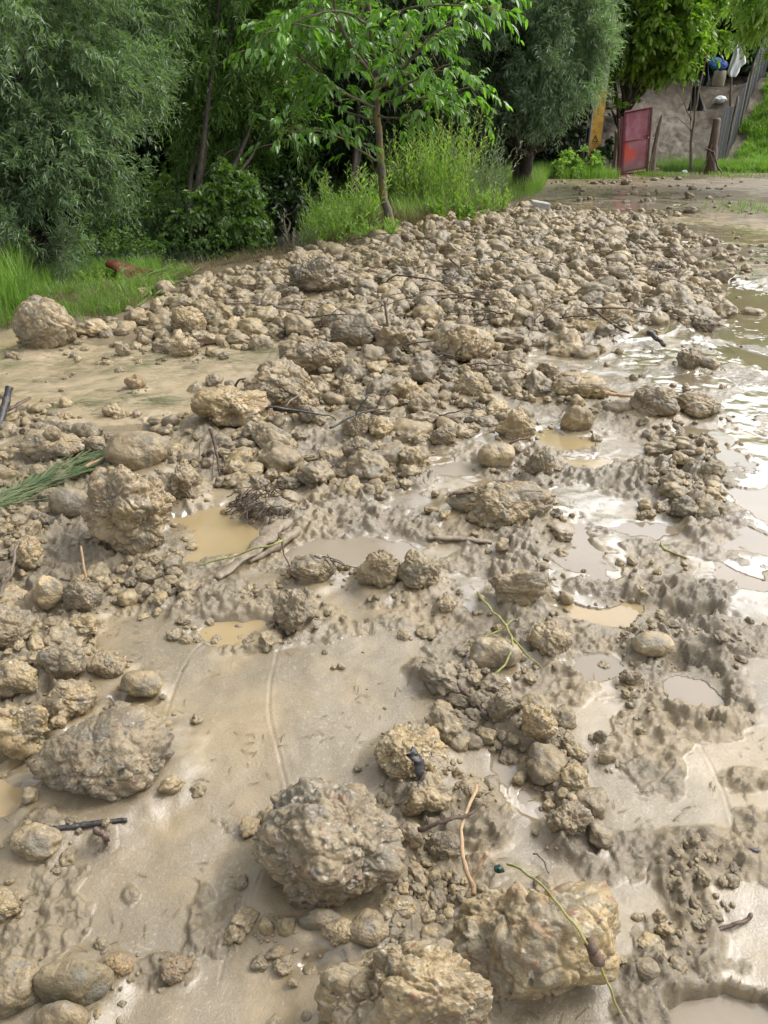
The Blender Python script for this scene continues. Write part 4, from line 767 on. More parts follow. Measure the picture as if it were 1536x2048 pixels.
for k in range(72):                               # twigs caught in the rubble
    if k < 60:
        while True:
            u, v = rng.uniform(480, 1400), rng.uniform(470, 700)
            if inpoly(np.array([u]), np.array([v]), HEAP)[0]: break
    else: u, v = rng.uniform(450, 1100), rng.uniform(730, 960)
    x, y = P(u, v); L = rng.uniform(.12, .5) * (1 if k < 60 else .5); a = rng.normal(0.5, .8); z = G(x, y) + rng.uniform(.03, .12); dz = rng.normal(0, .05)
    mb = MB(); c = curve([(x - L * math.cos(a), y - L * math.sin(a), z - dz), (x, y, z + .02), (x + L * math.cos(a), y + L * math.sin(a), z + dz)], 12, .022, k); mb.tube(c, np.linspace(.008, .003, 12) * rng.uniform(.5, 1.2), 6, .3)
    if k % 3 == 0: mb.tube(curve([c[5], c[5] + (L * .3, L * .25, .08), c[5] + (L * .55, L * .3, .08)], 8, .03, k), np.linspace(.006, .002, 8), 5)
    uu, vv, _d = proj(x, y, z); best = min(MARKS, key=lambda m_: math.hypot(m_[0][0] - uu, 2 * (m_[0][1] - vv))); a = math.atan2(-2 * (vv - best[0][1]), uu - best[0][0])
    twl.setdefault((best[1], int(round(a / (math.pi / 4))) % 8), []).append((math.hypot(uu - best[0][0], 2 * (vv - best[0][1])), tag(mb.build("twig", M[['twig', 'black', 'darkwood', 'twig', 'post'][k % 5]]), None, None, "twigs in the far heap" if k < 60 else "twigs in the runnels")))
for (nm_, dr_), ls in twl.items():
    for i_, (_, o) in enumerate(sorted(ls, key=lambda t_: t_[0])): tag(o, "%s dark twig caught %s %s" % (_ord[i_], _dir[dr_], nm_), 'twig')
mb = MB()
for k in range(60):
    x, y = P(rng.uniform(478, 570), rng.uniform(985, 1030), .05); a = rng.normal(.4, .6); L = rng.uniform(.03, .10); z = rng.uniform(.03, .09)
    mb.tube(curve([(x - L * math.cos(a), y - L * math.sin(a), z - .02), (x, y, z + .012), (x + L * math.cos(a), y + L * math.sin(a), z - .01)], 7, .02, k), np.linspace(.003, .0012, 7), 4)
tag(mb.build("root_tangle", M['twig']), "matted tangle of fine brown roots above the driftwood log", "roots")
# ---------------------------------------------------------------- crushed brown plastic tub
tx, ty = P(262, 566); tz = G(tx, ty); a = np.linspace(0, 1, 40); b = np.linspace(0, 1, 16); A, B = np.meshgrid(a, b, indexing='ij')
wd = .24; X_ = (A - .5) * 2 * wd * (1 - .12 * B); Y_ = .15 * np.cos(B * math.pi) * (.6 + .5 * np.sin(A * 3.1)); Z_ = .085 * np.sin(B * math.pi * .9) * (.55 + .4 * np.abs(np.sin(A * 4.2 + .6))) + .05 * (1 - A) ** 2
q = np.stack([X_, Y_, Z_], -1).reshape(-1, 3); w1, w2, ci = worley(q * 11, 4); q = q + .03 * (w1[:, None] - .5) * (.6, 1, 1) + (0, 0, .01)
ii2, jj2 = np.meshgrid(np.arange(39), np.arange(15), indexing='ij'); fq = np.stack([ii2 * 16 + jj2, (ii2 + 1) * 16 + jj2, (ii2 + 1) * 16 + jj2 + 1, ii2 * 16 + jj2 + 1], -1).reshape(-1, 4)
M['plastic'] = mat_plain("brown_plastic", (.085, .026, .015), .4, 0, .35, 20, (.10, .035, .02))
tub = link("plastic_tub", mesh_np("plastic_tub", q, [fq], M['plastic']), None, (tx, ty, tz + .04)); tub.rotation_euler = (0, .12, -.1)
sm = tub.modifiers.new("s", 'SOLIDIFY'); sm.thickness = .006; tag(tub, "crushed glossy red-brown plastic tub at the edge of the left grass bank", "tub")
# ---------------------------------------------------------------- foliage
def unit(a): return a / (np.linalg.norm(a, axis=-1, keepdims=True) + 1e-9)
def leaf_arrays(Pp, D, U, L, W, shape):
    S = unit(np.cross(D, U)); Nn = np.cross(S, D); L = L[:, None]; W = W[:, None]; dn = np.array([0, 0, -1.])
    if shape == 'thin':
        V = np.stack([Pp, Pp + D * L * .45 + S * W * .5 + Nn * W * .15, Pp + D * L + dn * L * .12, Pp + D * L * .45 - S * W * .5 + Nn * W * .15], 1)
        F_ = [np.arange(len(Pp))[:, None] * 4 + np.array([0, 1, 2, 3])]
    else:
        m = Pp + D * L * .5 + dn * L * .03; t = Pp + D * L + dn * L * .2
        V = np.stack([Pp, m, t, Pp + D * L * .28 + S * W * .42 + Nn * W * .16, Pp + D * L * .66 + S * W * .44 + Nn * W * .1 + dn * L * .07, Pp + D * L * .28 - S * W * .42 + Nn * W * .16, Pp + D * L * .66 - S * W * .44 + Nn * W * .1 + dn * L * .07], 1)
        base = np.arange(len(Pp))[:, None] * 7
        F_ = [np.concatenate([base + np.array([0, 1, 3]), base + np.array([0, 5, 1])]), np.concatenate([base + np.array([1, 2, 4, 3]), base + np.array([1, 5, 6, 2])])]
    return V.reshape(-1, 3), F_
def sprigs(C, D, Lt, k, L, W, shape, droop=.5, splay=.7, up=0.0, var=.3, twigs=None, tr=.003):
    """leafy twigs from points C along D; returns MB"""
    n = len(C); t = (np.arange(k) + .6) / k; t = np.tile(t, (n, 1)) + rng.uniform(-.3, .3, (n, k)) / k
    Lt = np.broadcast_to(Lt, (n,))[:, None, None]; g = np.array([0, 0, -1.])
    Pt = C[:, None] + D[:, None] * Lt * t[..., None] + g * Lt * droop * (t ** 2)[..., None]
    T = unit(D[:, None] + g * 2 * droop * t[..., None]); side = unit(np.cross(T, rng.normal(0, 1, (n, k, 3))))
    Ld = unit(T * (1 - splay * .45) + side * splay + np.array([0, 0, up]) + rng.normal(0, .12, (n, k, 3)))
    Up = unit(rng.normal(0, .55, (n, k, 3)) + (0, 0, 1))
    ll = L * rng.uniform(1 - var, 1 + var, (n, k)) * (1.05 - .4 * t ** 3); ww = W * ll / L
    V, F_ = leaf_arrays(Pt.reshape(-1, 3), Ld.reshape(-1, 3), Up.reshape(-1, 3), ll.ravel(), ww.ravel(), shape)
    mb = MB(); mb.add(V, F_); tw = None
    if twigs:
        tw = MB(); sel = rng.permutation(n)[:int(n * twigs)]; s = np.linspace(0, 1, 5)
        for i in sel: tw.tube(C[i] + D[i] * Lt[i, 0, 0] * s[:, None] + g * Lt[i, 0, 0] * droop * (s ** 2)[:, None], np.linspace(tr, tr * .4, 5), 4)
    return mb, tw
def E(u, v, y, ru, rv, ry, n=1.0, up=False):
    c = Q(u, v, y); d = proj(c.x, c.y, c.z)[2]; return (np.array(c), np.array([ru * d / F, ry, rv * d / F / .93]), n)
def crown_pts(ells, n, shell=.30, gap=.0, fr=1.4, seed=0):
    tot = sum(e[2] * np.prod(e[1]) ** (2 / 3) for e in ells); Cs, Ds = [], []
    for e in ells:
        m = int(n * e[2] * np.prod(e[1]) ** (2 / 3) / tot); d = unit(rng.normal(0, 1, (m * 2, 3))); r = rng.uniform(0, 1, m * 2) ** shell
        p = e[0] + d * r[:, None] * e[1] * (1 + .22 * fbm(d * 2.2 + e[0], seed, 3))[:, None]
        keep = fbm(p * fr * 1.5, seed + 3, 3) > gap; 
        p, d = p[keep], d[keep]; kk = 7; nc = max(1, m // kk); p, d = p[:nc], d[:nc]; p = np.repeat(p, kk, 0); d = np.repeat(d, kk, 0)
        p = p + rng.normal(0, 1, p.shape) * float(e[1].mean()) * .045 - d * rng.uniform(0, .25, (len(p), 1)) * float(e[1].mean()) * .4
        d = unit(d + np.repeat(rng.normal(0, .45, (nc, 3)), kk, 0)[:len(d)]); Cs.append(p); Ds.append(d)
    return np.concatenate(Cs), np.concatenate(Ds)
def limbs(mb, base, tops, r, seed=0, sub=3, ends=None):
    base = np.array(base, float)
    for k, t in enumerate(tops):
        t = np.array(t, float); mid = base * .55 + t * .45 + rng.normal(0, .12, 3) + (0, 0, .15); c = curve([base, mid, t], 14, .12, seed + k)
        rr = np.linspace(r, r * .3, 14); mb.tube(c, rr, 8, .15, 1, seed)
        for j in range(sub):
            i = int(rng.integers(5, 13)); e = c[i] + unit(rng.normal(0, 1, 3) * (1, 1, .4) + (0, 0, .7)) * rng.uniform(.4, 1.0) * np.linalg.norm(t - base) * .35
            mb.tube(curve([c[i], (c[i] + e) / 2 + rng.normal(0, .05, 3), e], 8, .06, seed + j), np.linspace(rr[i] * .6, rr[i] * .15, 8), 5, .1)
def tree(name, label, cat, base, ells, n, k, Lt, L, W, shape, mt, droop=.5, r=.12, trunks=None, bark='bark', gap=-.05, seed=0, group=None, outw=.5, splay=.7, tw=.10, shell=.3):
    global rng
    rng = np.random.default_rng(seed + 1000); root = thing(name, label, cat, tuple(base), 0, group); b = np.array(base, float)
    C, Dd = crown_pts(ells, n, shell, gap, 1.4, seed)
    D = unit(Dd * (outw + .25) + rng.normal(0, .36, C.shape) + (0, 0, .15))
    up_, vp, dp = proj(C[:, 0], C[:, 1], C[:, 2]); hid = (vp < -260) | (up_ < -320) | (up_ > 1860); keep = ~hid | (rng.random(len(C)) < .28)
    big = hid[keep]; C, D = C[keep], D[keep]
    mb, t = sprigs(C[~big] - b, D[~big], Lt * rng.uniform(.6, 1.25, (~big).sum()), k, L, W, shape, droop, splay, twigs=tw, tr=max(.003, .0009 * b[1] * .3))
    if big.any():
        m2, _ = sprigs(C[big] - b, D[big], Lt * 1.3, max(5, k // 2), L * 2, W * 3, shape, droop, splay); mb.add(np.concatenate(m2.v), [np.concatenate(x) for x in m2.f.values()])
    mb.build("crown", M[mt], root, smooth=False)
    tk = MB(); tops = trunks if trunks is not None else [e[0] - b for e in ells]
    limbs(tk, (0, 0, 0), [np.array(q) for q in tops], r, seed)
    if t and t.n: tk.add(np.concatenate(t.v), [np.concatenate(x) for x in t.f.values()])
    tk.build("trunk", M[bark], root)
    return root
def gp(u, v, dz=0): x, y = P(u, v); z = G(x, y); return (float(x), float(y), z + dz)
# willow hanging in from the left
tree("willow_tree", "large grey-green willow whose drooping crown fills the upper left", "tree", gp(90, 545),
     [E(50, 60, 8.6, 240, 250, 1.4, 1.2), E(-160, 260, 8.2, 240, 230, 1.3, .5), E(190, 230, 8.9, 90, 150, .8, 1.3), E(100, 300, 8.2, 120, 90, .7, 1.3), E(-20, 340, 7.9, 100, 60, .6, 1), E(40, -500, 9.2, 440, 380, 2.0, .4), E(270, -40, 9.8, 80, 130, .7, .9), E(290, 130, 9.4, 40, 90, .5, .8)],
     10500, 14, .30, .078, .0155, 'thin', 'willow', .28, .14, seed=3, gap=.05, outw=.7, bark='bark')
# pale willow behind it, to the middle
tree("willow_tree", "tall yellow-green willow standing behind, between the big left willow and the slender tree", "tree", gp(372, 480),
     [E(470, 40, 13.2, 140, 200, 1.3, 1.2), E(400, 190, 13.0, 90, 130, .9, .8), E(540, 190, 13.6, 90, 130, .9, .6), E(600, -30, 14, 130, 160, 1.2, .8), E(480, -430, 14, 300, 330, 2.2, .4), E(455, 300, 13.2, 80, 60, .7, .4)],
     6200, 14, .42, .12, .021, 'thin', 'green', .4, .045, seed=8, gap=.03, outw=.6)
tree("willow_tree", "dark green willow right behind the slender tree", "tree", gp(700, 438),
     [E(720, 120, 15, 130, 150, 1.1, 1), E(830, 60, 15.6, 120, 150, 1.1, 1), E(890, 180, 16.2, 60, 60, .8, .5), E(770, -200, 16.5, 250, 120, 1.4, .3)],
     4200, 14, .5, .14, .026, 'thin', 'deep', .5, .05, seed=12, gap=-.02)
# silvery willow near the track
tree("willow_tree", "broad silvery willow on the right of the slender tree, overhanging the track", "tree", gp(1040, 385),
     [E(1090, 70, 17.2, 130, 130, 1.4, 1.3), E(985, 60, 17.4, 60, 140, 1.0, .7), E(1165, 50, 17.0, 36, 90, .8, .9), E(1085, 185, 16.8, 55, 55, .8, .9), E(1010, 220, 17.2, 45, 45, .7, .4), E(1090, -260, 18, 260, 220, 2.0, .4), E(1105, 255, 16.9, 28, 30, .4, .4)],
     8600, 13, .34, .12, .026, 'thin', 'olive', .35, .16, seed=21, tw=0, gap=.0, outw=.7, trunks=[Q(1000, 190, 17.3) - Vector(gp(1040, 385)), Q(1075, 180, 17) - Vector(gp(1040, 385)), Q(1030, 100, 17.6) - Vector(gp(1040, 385)), Q(1140, 240, 17) - Vector(gp(1040, 385))])
# trees behind the gate
b_ = (8.6, 30.5, G(8.6, 30.5))
tree("maple_tree", "light green leafy tree whose crown hangs above the red gate", "tree", b_,
     [E(1320, 40, 26, 90, 80, 1.5, 1), E(1300, 72, 26, 50, 38, 1.2, .8), E(1352, 95, 26, 44, 40, 1.0, .8), E(1400, 40, 27, 80, 50, 1.2, .6), E(1260, 50, 25.8, 50, 60, 1.0, .6), E(1330, -230, 27, 220, 200, 3, .4)],
     3400, 12, .5, .20, .12, 'broad', 'maple', .5, .16, seed=31, gap=-.05)
tree("maple_tree", "young yellow-green tree squeezed between the silvery willow and the yellow pole", "tree", (7.6, 26.2, G(7.6, 26.2)),
     [E(1228, 90, 26, 24, 40, .5, 1), E(1222, 215, 26, 10, 16, .3, .3), E(1205, 40, 26, 40, 50, .6, .8)], 420, 10, .45, .15, .08, 'broad', 'maple', .4, .07, seed=33)
tree("walnut_tree", "light green leafy branches reaching in at the top right corner", "tree", (15.2, 20.5, G(15.2, 20.5)),
     [E(1545, -8, 18, 36, 36, .6, 1.2), E(1600, 60, 18.4, 40, 50, .7, .8), E(1640, -100, 19, 150, 150, 1.4, .6)], 1300, 12, .5, .16, .06, 'broad', 'bright', .55, .12, seed=35, gap=-.1)
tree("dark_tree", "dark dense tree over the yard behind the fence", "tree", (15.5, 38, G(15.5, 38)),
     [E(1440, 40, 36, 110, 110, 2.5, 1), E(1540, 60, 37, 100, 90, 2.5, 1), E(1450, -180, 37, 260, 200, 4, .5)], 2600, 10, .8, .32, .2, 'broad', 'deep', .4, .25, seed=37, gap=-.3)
# slender tree in the middle: trunk and limbs follow the photo
TB = gp(785, 478); yt = TB[1]; tv = Vector(TB)
root = thing("slender_tree", "slender young tree with drooping bright green leaves growing at the rubble's edge", "tree", TB)
tk = MB()
def limb(px, r0, r1, n=16, wig=.03, sd=1):
    pts = [np.array(Q(u, v, yt + dy) - tv) for u, v, dy in px]; c = curve(pts, n, wig, sd); tk.tube(c, np.linspace(r0, r1, n), 9, .16, 1, sd); return c
trunkc = limb([(785, 486, 0), (780, 440, 0), (768, 395, .02), (762, 330, 0), (757, 260, 0), (752, 200, 0), (751, 168, 0)], .066, .040, 26, .02, 2)
L_ = [limb([(751, 172, 0), (748, 110, .1), (740, 40, .1), (735, -60, .1), (738, -260, 0)], .040, .015), limb([(752, 165, 0), (722, 120, -.1), (690, 70, -.2), (670, 20, -.2), (655, -80, -.3)], .032, .012), limb([(752, 175, 0), (790, 155, -.1), (830, 110, -.3), (880, 60, -.4), (930, 30, -.5)], .028, .008),
      limb([(755, 215, 0), (700, 190, -.3), (640, 150, -.5), (580, 100, -.6), (535, 85, -.7)], .022, .006), limb([(758, 322, 0), (720, 300, -.3), (680, 275, -.5), (620, 262, -.7), (560, 265, -.8)], .018, .005), limb([(754, 200, 0), (820, 200, -.2), (880, 190, -.4), (950, 175, -.5)], .02, .006),
      limb([(752, 150, 0), (800, 90, .4), (850, 20, .6), (880, -60, .8)], .025, .01), limb([(750, 140, 0), (700, 90, .5), (640, 40, .6), (600, -30, .8)], .025, .01), limb([(756, 240, 0), (700, 225, .2), (650, 200, .2), (610, 190, .1)], .016, .005), limb([(745, 60, 0), (800, 20, -.3), (900, 10, -.6), (990, 20, -.8)], .018, .005), limb([(751, 190, 0), (800, 175, -.5), (850, 150, -.9), (900, 130, -1.1)], .018, .005), limb([(755, 230, 0), (810, 235, -.3), (860, 225, -.5), (910, 205, -.6)], .014, .004), limb([(742, 50, 0), (680, 20, -.5), (600, 40, -.8), (550, 60, -.9)], .016, .004)]
Cc, Dc = [], []; rng = np.random.default_rng(5)
for li, c in enumerate(L_):
    m = int((52, 48, 40, 42, 36, 28, 34, 34, 12, 36, 18, 14, 36)[li])
    for _ in range(m):
        t = rng.uniform(.25 if li > 2 else .18, 1); i = min(int(t * 15), 14); p = c[i] + (c[min(i + 1, 15)] - c[i]) * rng.random(); d = unit(rng.normal(0, 1, 3) * (1, 1, .35) + (c[min(i + 1, 15)] - c[i]) * 3)
        ln = rng.uniform(.1, .42); e = p + d * ln; Cc.append(e); Dc.append(d)
        if rng.random() < .4: tk.tube(np.stack([p, (p + e) / 2 + (0, 0, .02), e]), [.005, .004, .003], 4)
Cc, Dc = np.array(Cc), np.array(Dc)
mb, t = sprigs(Cc, unit(Dc + (0, 0, .1)), .26, 8, .115, .048, 'broad', .35, .55, up=-.55, twigs=.5, tr=.0035)
mb.build("crown", M['cherry'], root, smooth=True)
tk.add(np.concatenate(t.v), [np.concatenate(x) for x in t.f.values()]); tk.build("trunk", M['cbark'], root)
# far wood that closes the view
C, D = [], []
for k in range(90):
    x = rng.uniform(-32, 7.2); y = 24 + rng.uniform(0, 9) + .08 * abs(x); z = rng.uniform(.2, 8); r = rng.uniform(1.2, 2.4); d = unit(rng.normal(0, 1, (330, 3))); C.append(np.array([x, y, z]) + d * r * (rng.random((330, 1)) ** .3)); D.append(d)
for k in range(60):
    x = rng.uniform(5, 42); y = 44 + rng.uniform(0, 8); z = rng.uniform(2.5, 14); r = rng.uniform(1.5, 3); d = unit(rng.normal(0, 1, (240, 3))); C.append(np.array([x, y, z]) + d * r * (rng.random((240, 1)) ** .3)); D.append(d)
for k in range(30):
    x = rng.uniform(1.5, 5.6); y = 26.5 + rng.uniform(0, 5); z = rng.uniform(.2, 6); r = rng.uniform(.8, 1.6); d = unit(rng.normal(0, 1, (260, 3))); C.append(np.array([x, y, z]) + d * r * (rng.random((260, 1)) ** .3)); D.append(d)
for k in range(46):
    x = rng.uniform(-9, 2.2); y = rng.uniform(17, 20.5); z = rng.uniform(.1, 3.2); r = rng.uniform(.7, 1.3); d = unit(rng.normal(0, 1, (300, 3))); C.append(np.array([x, y, z]) + d * r * (rng.random((300, 1)) ** .3)); D.append(d)
for k in range(40):                                # side screens, left beyond the willow
    x = rng.uniform(-22, -7); y = rng.uniform(6, 22); z = rng.uniform(.2, 6); r = rng.uniform(1, 2); d = unit(rng.normal(0, 1, (200, 3))); C.append(np.array([x, y, z]) + d * r * (rng.random((200, 1)) ** .3)); D.append(d)
C, D = np.concatenate(C), np.concatenate(D)
mb, _ = sprigs(C, unit(D + rng.normal(0, .4, D.shape)), .7, 6, .26, .13, 'thin', .4)
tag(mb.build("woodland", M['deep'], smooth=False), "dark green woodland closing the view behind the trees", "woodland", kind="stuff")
# shrubs
def shrub(label, u, v, n, h, spread, k, L, W, shape, mt, cat='shrub', name='shrub', droop=.12, base=None, splay=.75, up=.25, rr=.35, group=None):
    b = gp(u, v) if base is None else base; root = thing(name, label, cat, b, 0, group)
    a = rng.uniform(0, 6.28, n); r = rr * np.sqrt(rng.random(n)); C = np.stack([r * np.cos(a), r * np.sin(a), np.zeros(n)], 1); C[:, 2] = ground(b[0] + C[:, 0], b[1] + C[:, 1]) - b[2]
    D = unit(np.stack([np.cos(a) * spread * rng.random(n), np.sin(a) * spread * rng.random(n), np.ones(n)], 1) + rng.normal(0, .08, (n, 3)))
    mb, t = sprigs(C, D, h * rng.uniform(.55, 1.1, n), k, L, W, shape, droop, splay, up, twigs=1.0, tr=.004)
    mb.build("foliage", M[mt], root, smooth=False); t.build("stem", M['twig' if mt in ('deep', 'willow') else 'greenstem'], root); return root
def bush(label, u, v, ells, n, k, Lt, L, W, shape, mt, seed, name='bush', cat='bush', bark='twig', base=None): return tree(name, label, cat, base or gp(u, v), ells, n, k, Lt, L, W, shape, mt, .3, .02, seed=seed, bark=bark, gap=-.25, tw=.3)
bush("dark green broad-leaved bush in the shade below the yellow-green willow", 430, 462, [E(440, 385, 11.6, 62, 50, .5), E(410, 425, 11.3, 60, 38, .5), E(470, 430, 11.4, 45, 38, .4)], 330, 9, .28, .10, .055, 'broad', 'green', 41)
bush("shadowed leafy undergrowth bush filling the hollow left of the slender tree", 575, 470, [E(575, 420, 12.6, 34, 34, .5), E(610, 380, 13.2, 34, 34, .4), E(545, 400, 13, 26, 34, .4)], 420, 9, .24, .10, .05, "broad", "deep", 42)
bush("low grey-green willow bush at the left edge under the big willow", 40, 560, [E(30, 470, 7.7, 70, 50, .4), E(100, 500, 7.7, 50, 30, .3), E(-60, 480, 7.6, 80, 60, .5)], 420, 14, .3, .08, .012, 'thin', 'willow', 43)
bush("patch of sunlit yellow-green leaves seen through a gap by the left willow", 332, 452, [E(330, 372, 16, 26, 24, .3), E(325, 345, 16, 18, 20, .3)], 90, 9, .25, .12, .07, 'broad', 'bright', 44, base=(float(Q(330, 420, 16).x), 16., G(Q(330, 420, 16).x, 16.)))  # sunlight on this patch is put into its brighter leaf colour
bush("dark leafy shrub leaning on the wooden post beside the yellow pole", 1212, 340, [E(1204, 316, 23.8, 14, 20, .3), E(1220, 296, 24, 7, 16, .2)], 150, 8, .16, .11, .07, 'broad', 'deep', 45)
bush("bright green weeds growing at the foot of the yellow pole", 1160, 345, [E(1165, 322, 22.8, 34, 20, .5), E(1135, 325, 22, 26, 16, .5)], 330, 9, .25, .09, .05, 'broad', 'bright', 46, name='weed_clump', cat='weeds')
for lab, u, v, n, h, sp, L, W, mt in [("bright willow shoots left of the slender tree's trunk", 700, 475, 46, .95, .5, .11, .026, 'bright'), ("low bright shoots at the left foot of the grassy bank", 665, 490, 24, .55, .6, .09, .026, 'bright'),
        ("bright leafy sprig right at the slender tree's foot", 752, 490, 16, .32, .7, .10, .026, 'bright'), ("tall yellow-green shoots just right of the slender trunk", 835, 430, 60, 1.55, .3, .12, .027, 'bright'), ("tallest feathery shoots in the centre of the grassy bank", 885, 425, 84, 1.8, .36, .12, .026, 'bright'),
        ("arching narrow-leaved shoots at the right of the grassy bank", 950, 415, 56, 1.4, .55, .12, .022, 'olive'), ("low broad weeds in front of the grassy bank", 900, 445, 30, .35, .8, .09, .05, 'grassg'), ("small weeds at the right end of the grassy bank", 985, 430, 26, .55, .5, .08, .022, 'bright'), ("olive shoots filling behind the slender trunk", 790, 425, 50, 1.2, .4, .11, .024, 'green')]:
    shrub(lab, u, v, n, h, sp, 22, L, W, 'thin' if W < .03 else 'broad', mt, rr=.25 if n < 30 else .42)
shrub("upright leafy twigs in the ditch under the dark trees", 600, 505, 16, .4, .5, 12, .06, .012, 'thin', 'willow', rr=.2)
shrub("small green weeds below the brown plastic tub", 215, 590, 24, .22, .8, 9, .05, .03, 'broad', 'grassg', rr=.22)
# undergrowth and grass
def blades(xy, h, wd, lean, mt, name, label, lay=None, zoff=0.0):
    n = len(xy); z = ground(xy[:, 0], xy[:, 1]) + zoff; a = rng.uniform(0, 6.28, n); h = h * rng.uniform(.45, 1.25, n)
    if lay is not None: a = lay + rng.normal(0, .35, n)
    dr = np.stack([np.cos(a), np.sin(a), 0 * a], 1); s = np.stack([-np.sin(a), np.cos(a), 0 * a], 1); ln = lean * rng.uniform(.2, 1.3, n); b = np.stack([xy[:, 0], xy[:, 1], z], 1)
    up = np.array([0, 0, 1.]); rows = []
    for t, ww in ((0, 1), (.4, .85), (.75, .5)):
        c = b + up * (h * (t - .35 * ln * t * t))[:, None] * (1 if lay is None else .12) + dr * (h * ln * t * t if lay is None else h * t)[:, None]
        if lay is not None: c = c + s * (np.sin(t * 4 + a * 9) * h * .06)[:, None]
        rows += [c - s * (wd * ww / 2), c + s * (wd * ww / 2)]
    t = 1; rows.append(b + up * (h * (1 - .35 * ln))[:, None] * (1 if lay is None else .03) + dr * (h * ln if lay is None else h)[:, None])
    V = np.stack(rows, 1).reshape(-1, 3); k = np.arange(n)[:, None] * 7; mb = MB(); mb.add(V, [np.concatenate([k + np.array([0, 1, 3, 2]), k + np.array([2, 3, 5, 4])]), k + np.array([4, 5, 6])])
    return tag(mb.build(name, M[mt], smooth=False), label, "grass", kind="stuff")
def scat(poly, n, seed=0, thr=-9, fr=1.5, bank=None):
    pw = [tuple(float(q) for q in P(u, v)) for u, v in poly]; pa = np.array(pw); lo, hi = pa.min(0), pa.max(0); xy = np.stack([rng.uniform(lo[0], hi[0], n * 6), rng.uniform(lo[1], hi[1], n * 6)], 1)
    ok = inpoly(xy[:, 0], xy[:, 1], pw) & (fbm(p2(xy[:, 0], xy[:, 1], fr), 80 + seed, 3) > thr)
    if bank is not None: ok &= bank_d(xy[:, 0], xy[:, 1]) > bank
    return xy[ok][:n]
blades(scat([(650, 500), (1010, 412), (1090, 385), (1095, 362), (640, 380), (600, 470)], 15000, 1, -.12, 1.5, .1), .42, .007, .6, 'grass', "grass", "rough grass covering the bank behind the slender tree")
blades(scat([(650, 505), (790, 480), (1010, 418), (1000, 395), (700, 440)], 6000, 2, -.05, 2.5, .02), .32, .004, .9, 'straw', "dry_grass", "dead straw-coloured grass on the front of the bank")
xy = scat([(60, 600), (120, 545), (280, 520), (330, 560), (240, 600), (140, 640)], 5000, 3, -.1, 3, .05); blades(xy[~((abs(xy[:, 0] - tx) < .5) & (xy[:, 1] < ty + .15))], .24, .005, .6, 'grassg', "grass", "bright green grass on the left bank by the brown tub")
blades(scat([(-200, 700), (-200, 560), (60, 540), (75, 640), (20, 670)], 5000, 4, -.25, 2, .05), .48, .008, .5, 'grassg', "grass", "tall green grass at the left edge")
blades(scat([(-100, 690), (60, 560), (330, 545), (400, 555), (230, 640), (150, 655)], 7000, 25, -.2, 3, .0), .16, .005, .8, 'grassg', "grass", "short green grass down to the rubble on the left bank")
blades(scat([(0, 680), (60, 600), (330, 575), (420, 555), (230, 640), (150, 650)], 1800, 5, -.15, 3, -.1), .13, .003, 1.2, 'straw', "dry_grass", "matted dead grass on the left bank")
blades(scat([(300, 560), (340, 500), (650, 485), (600, 515), (460, 545)], 1800, 15, -.1, 3, -.1), .20, .004, 1.6, 'straw', "dry_grass", "flattened dead grass in the ditch under the trees")
blades(scat([(120, 520), (180, 440), (520, 430), (560, 480), (420, 500), (300, 530)], 9000, 6, -.2, 1.2, .3), .35, .012, .7, 'deep', "undergrowth", "dark undergrowth in the shade beneath the trees")
mb, _ = sprigs(*[(lambda a: (np.column_stack([a, ground(a[:, 0], a[:, 1]) + rng.uniform(0, .45, len(a))]), unit(rng.normal(0, 1, (len(a), 3)) + (0, 0, .6))))(scat([(120, 520), (160, 425), (520, 420), (560, 470), (430, 498), (300, 520)], 1500, 7, -.15, 1.5, .3))][0], .25, 8, .06, .035, 'broad', .3)
tag(mb.build("undergrowth", M['green'], smooth=False), "leafy green ground cover under the trees left of the ditch", "undergrowth", kind="stuff")
hx = rng.uniform(9.8, 18, 110000); hy = rng.uniform(23.4, 33, 110000); edge = 10.3 + .52 * (hy - 24.5); ok = (hx > edge + .5 * fbm(p2(hx, hy, .8), 3, 2)) & (hy > 23.6); xy = np.stack([hx, hy], 1)[ok]
blades(xy[:70000], .26, .02, .9, 'grassg', "grass", "lush green grass on the slope right of the wire fence")
xy = np.stack([rng.uniform(8.3, 12.8, 9000), 24.0 + rng.gamma(1.5, .45, 9000)], 1)
blades(xy, .34, .010, .5, 'grassg', "grass", "green grass and weeds along the foot of the wire fence")
xy = np.stack([rng.uniform(3.6, 6.25, 5000), rng.uniform(21.6, 25, 5000)], 1); blades(xy, .32, .012, .6, 'grassg', "grass", "bright grass under the yellow pole")
for (u, v, n, s_) in ((1330, 352, 300, .35), (1290, 350, 200, .2), (1480, 350, 260, .5), (1510, 420, 200, .4), (1440, 352, 160, .3)):
    c = P(u, v); blades(np.stack([rng.normal(c[0], s_, n), rng.normal(c[1], s_ * 1.3, n)], 1), .16, .014, .9, 'grassg', "weeds", "low green weeds on the churned ground in front of the fence")
xy = np.concatenate([scat([(-300, 860), (1700, 700), (1700, 2300), (-300, 2300)], 2600, 30, -.05, 3), scat([(300, 560), (1000, 440), (1450, 520), (1500, 700), (900, 860), (300, 700)], 2500, 31, -.1, 2)])
blades(xy[:2600], .034, .0028, 1, 'straw', "plant_litter", "fine bits of straw and root scattered over the wet mud", lay=rng.uniform(0, 6.28, len(xy[:2600])), zoff=.003)
blades(xy[2600:], .16, .006, 1, 'straw', "plant_litter", "thin stalks caught all through the far heap of clods", lay=rng.uniform(0, 6.28, len(xy[2600:])), zoff=.07)
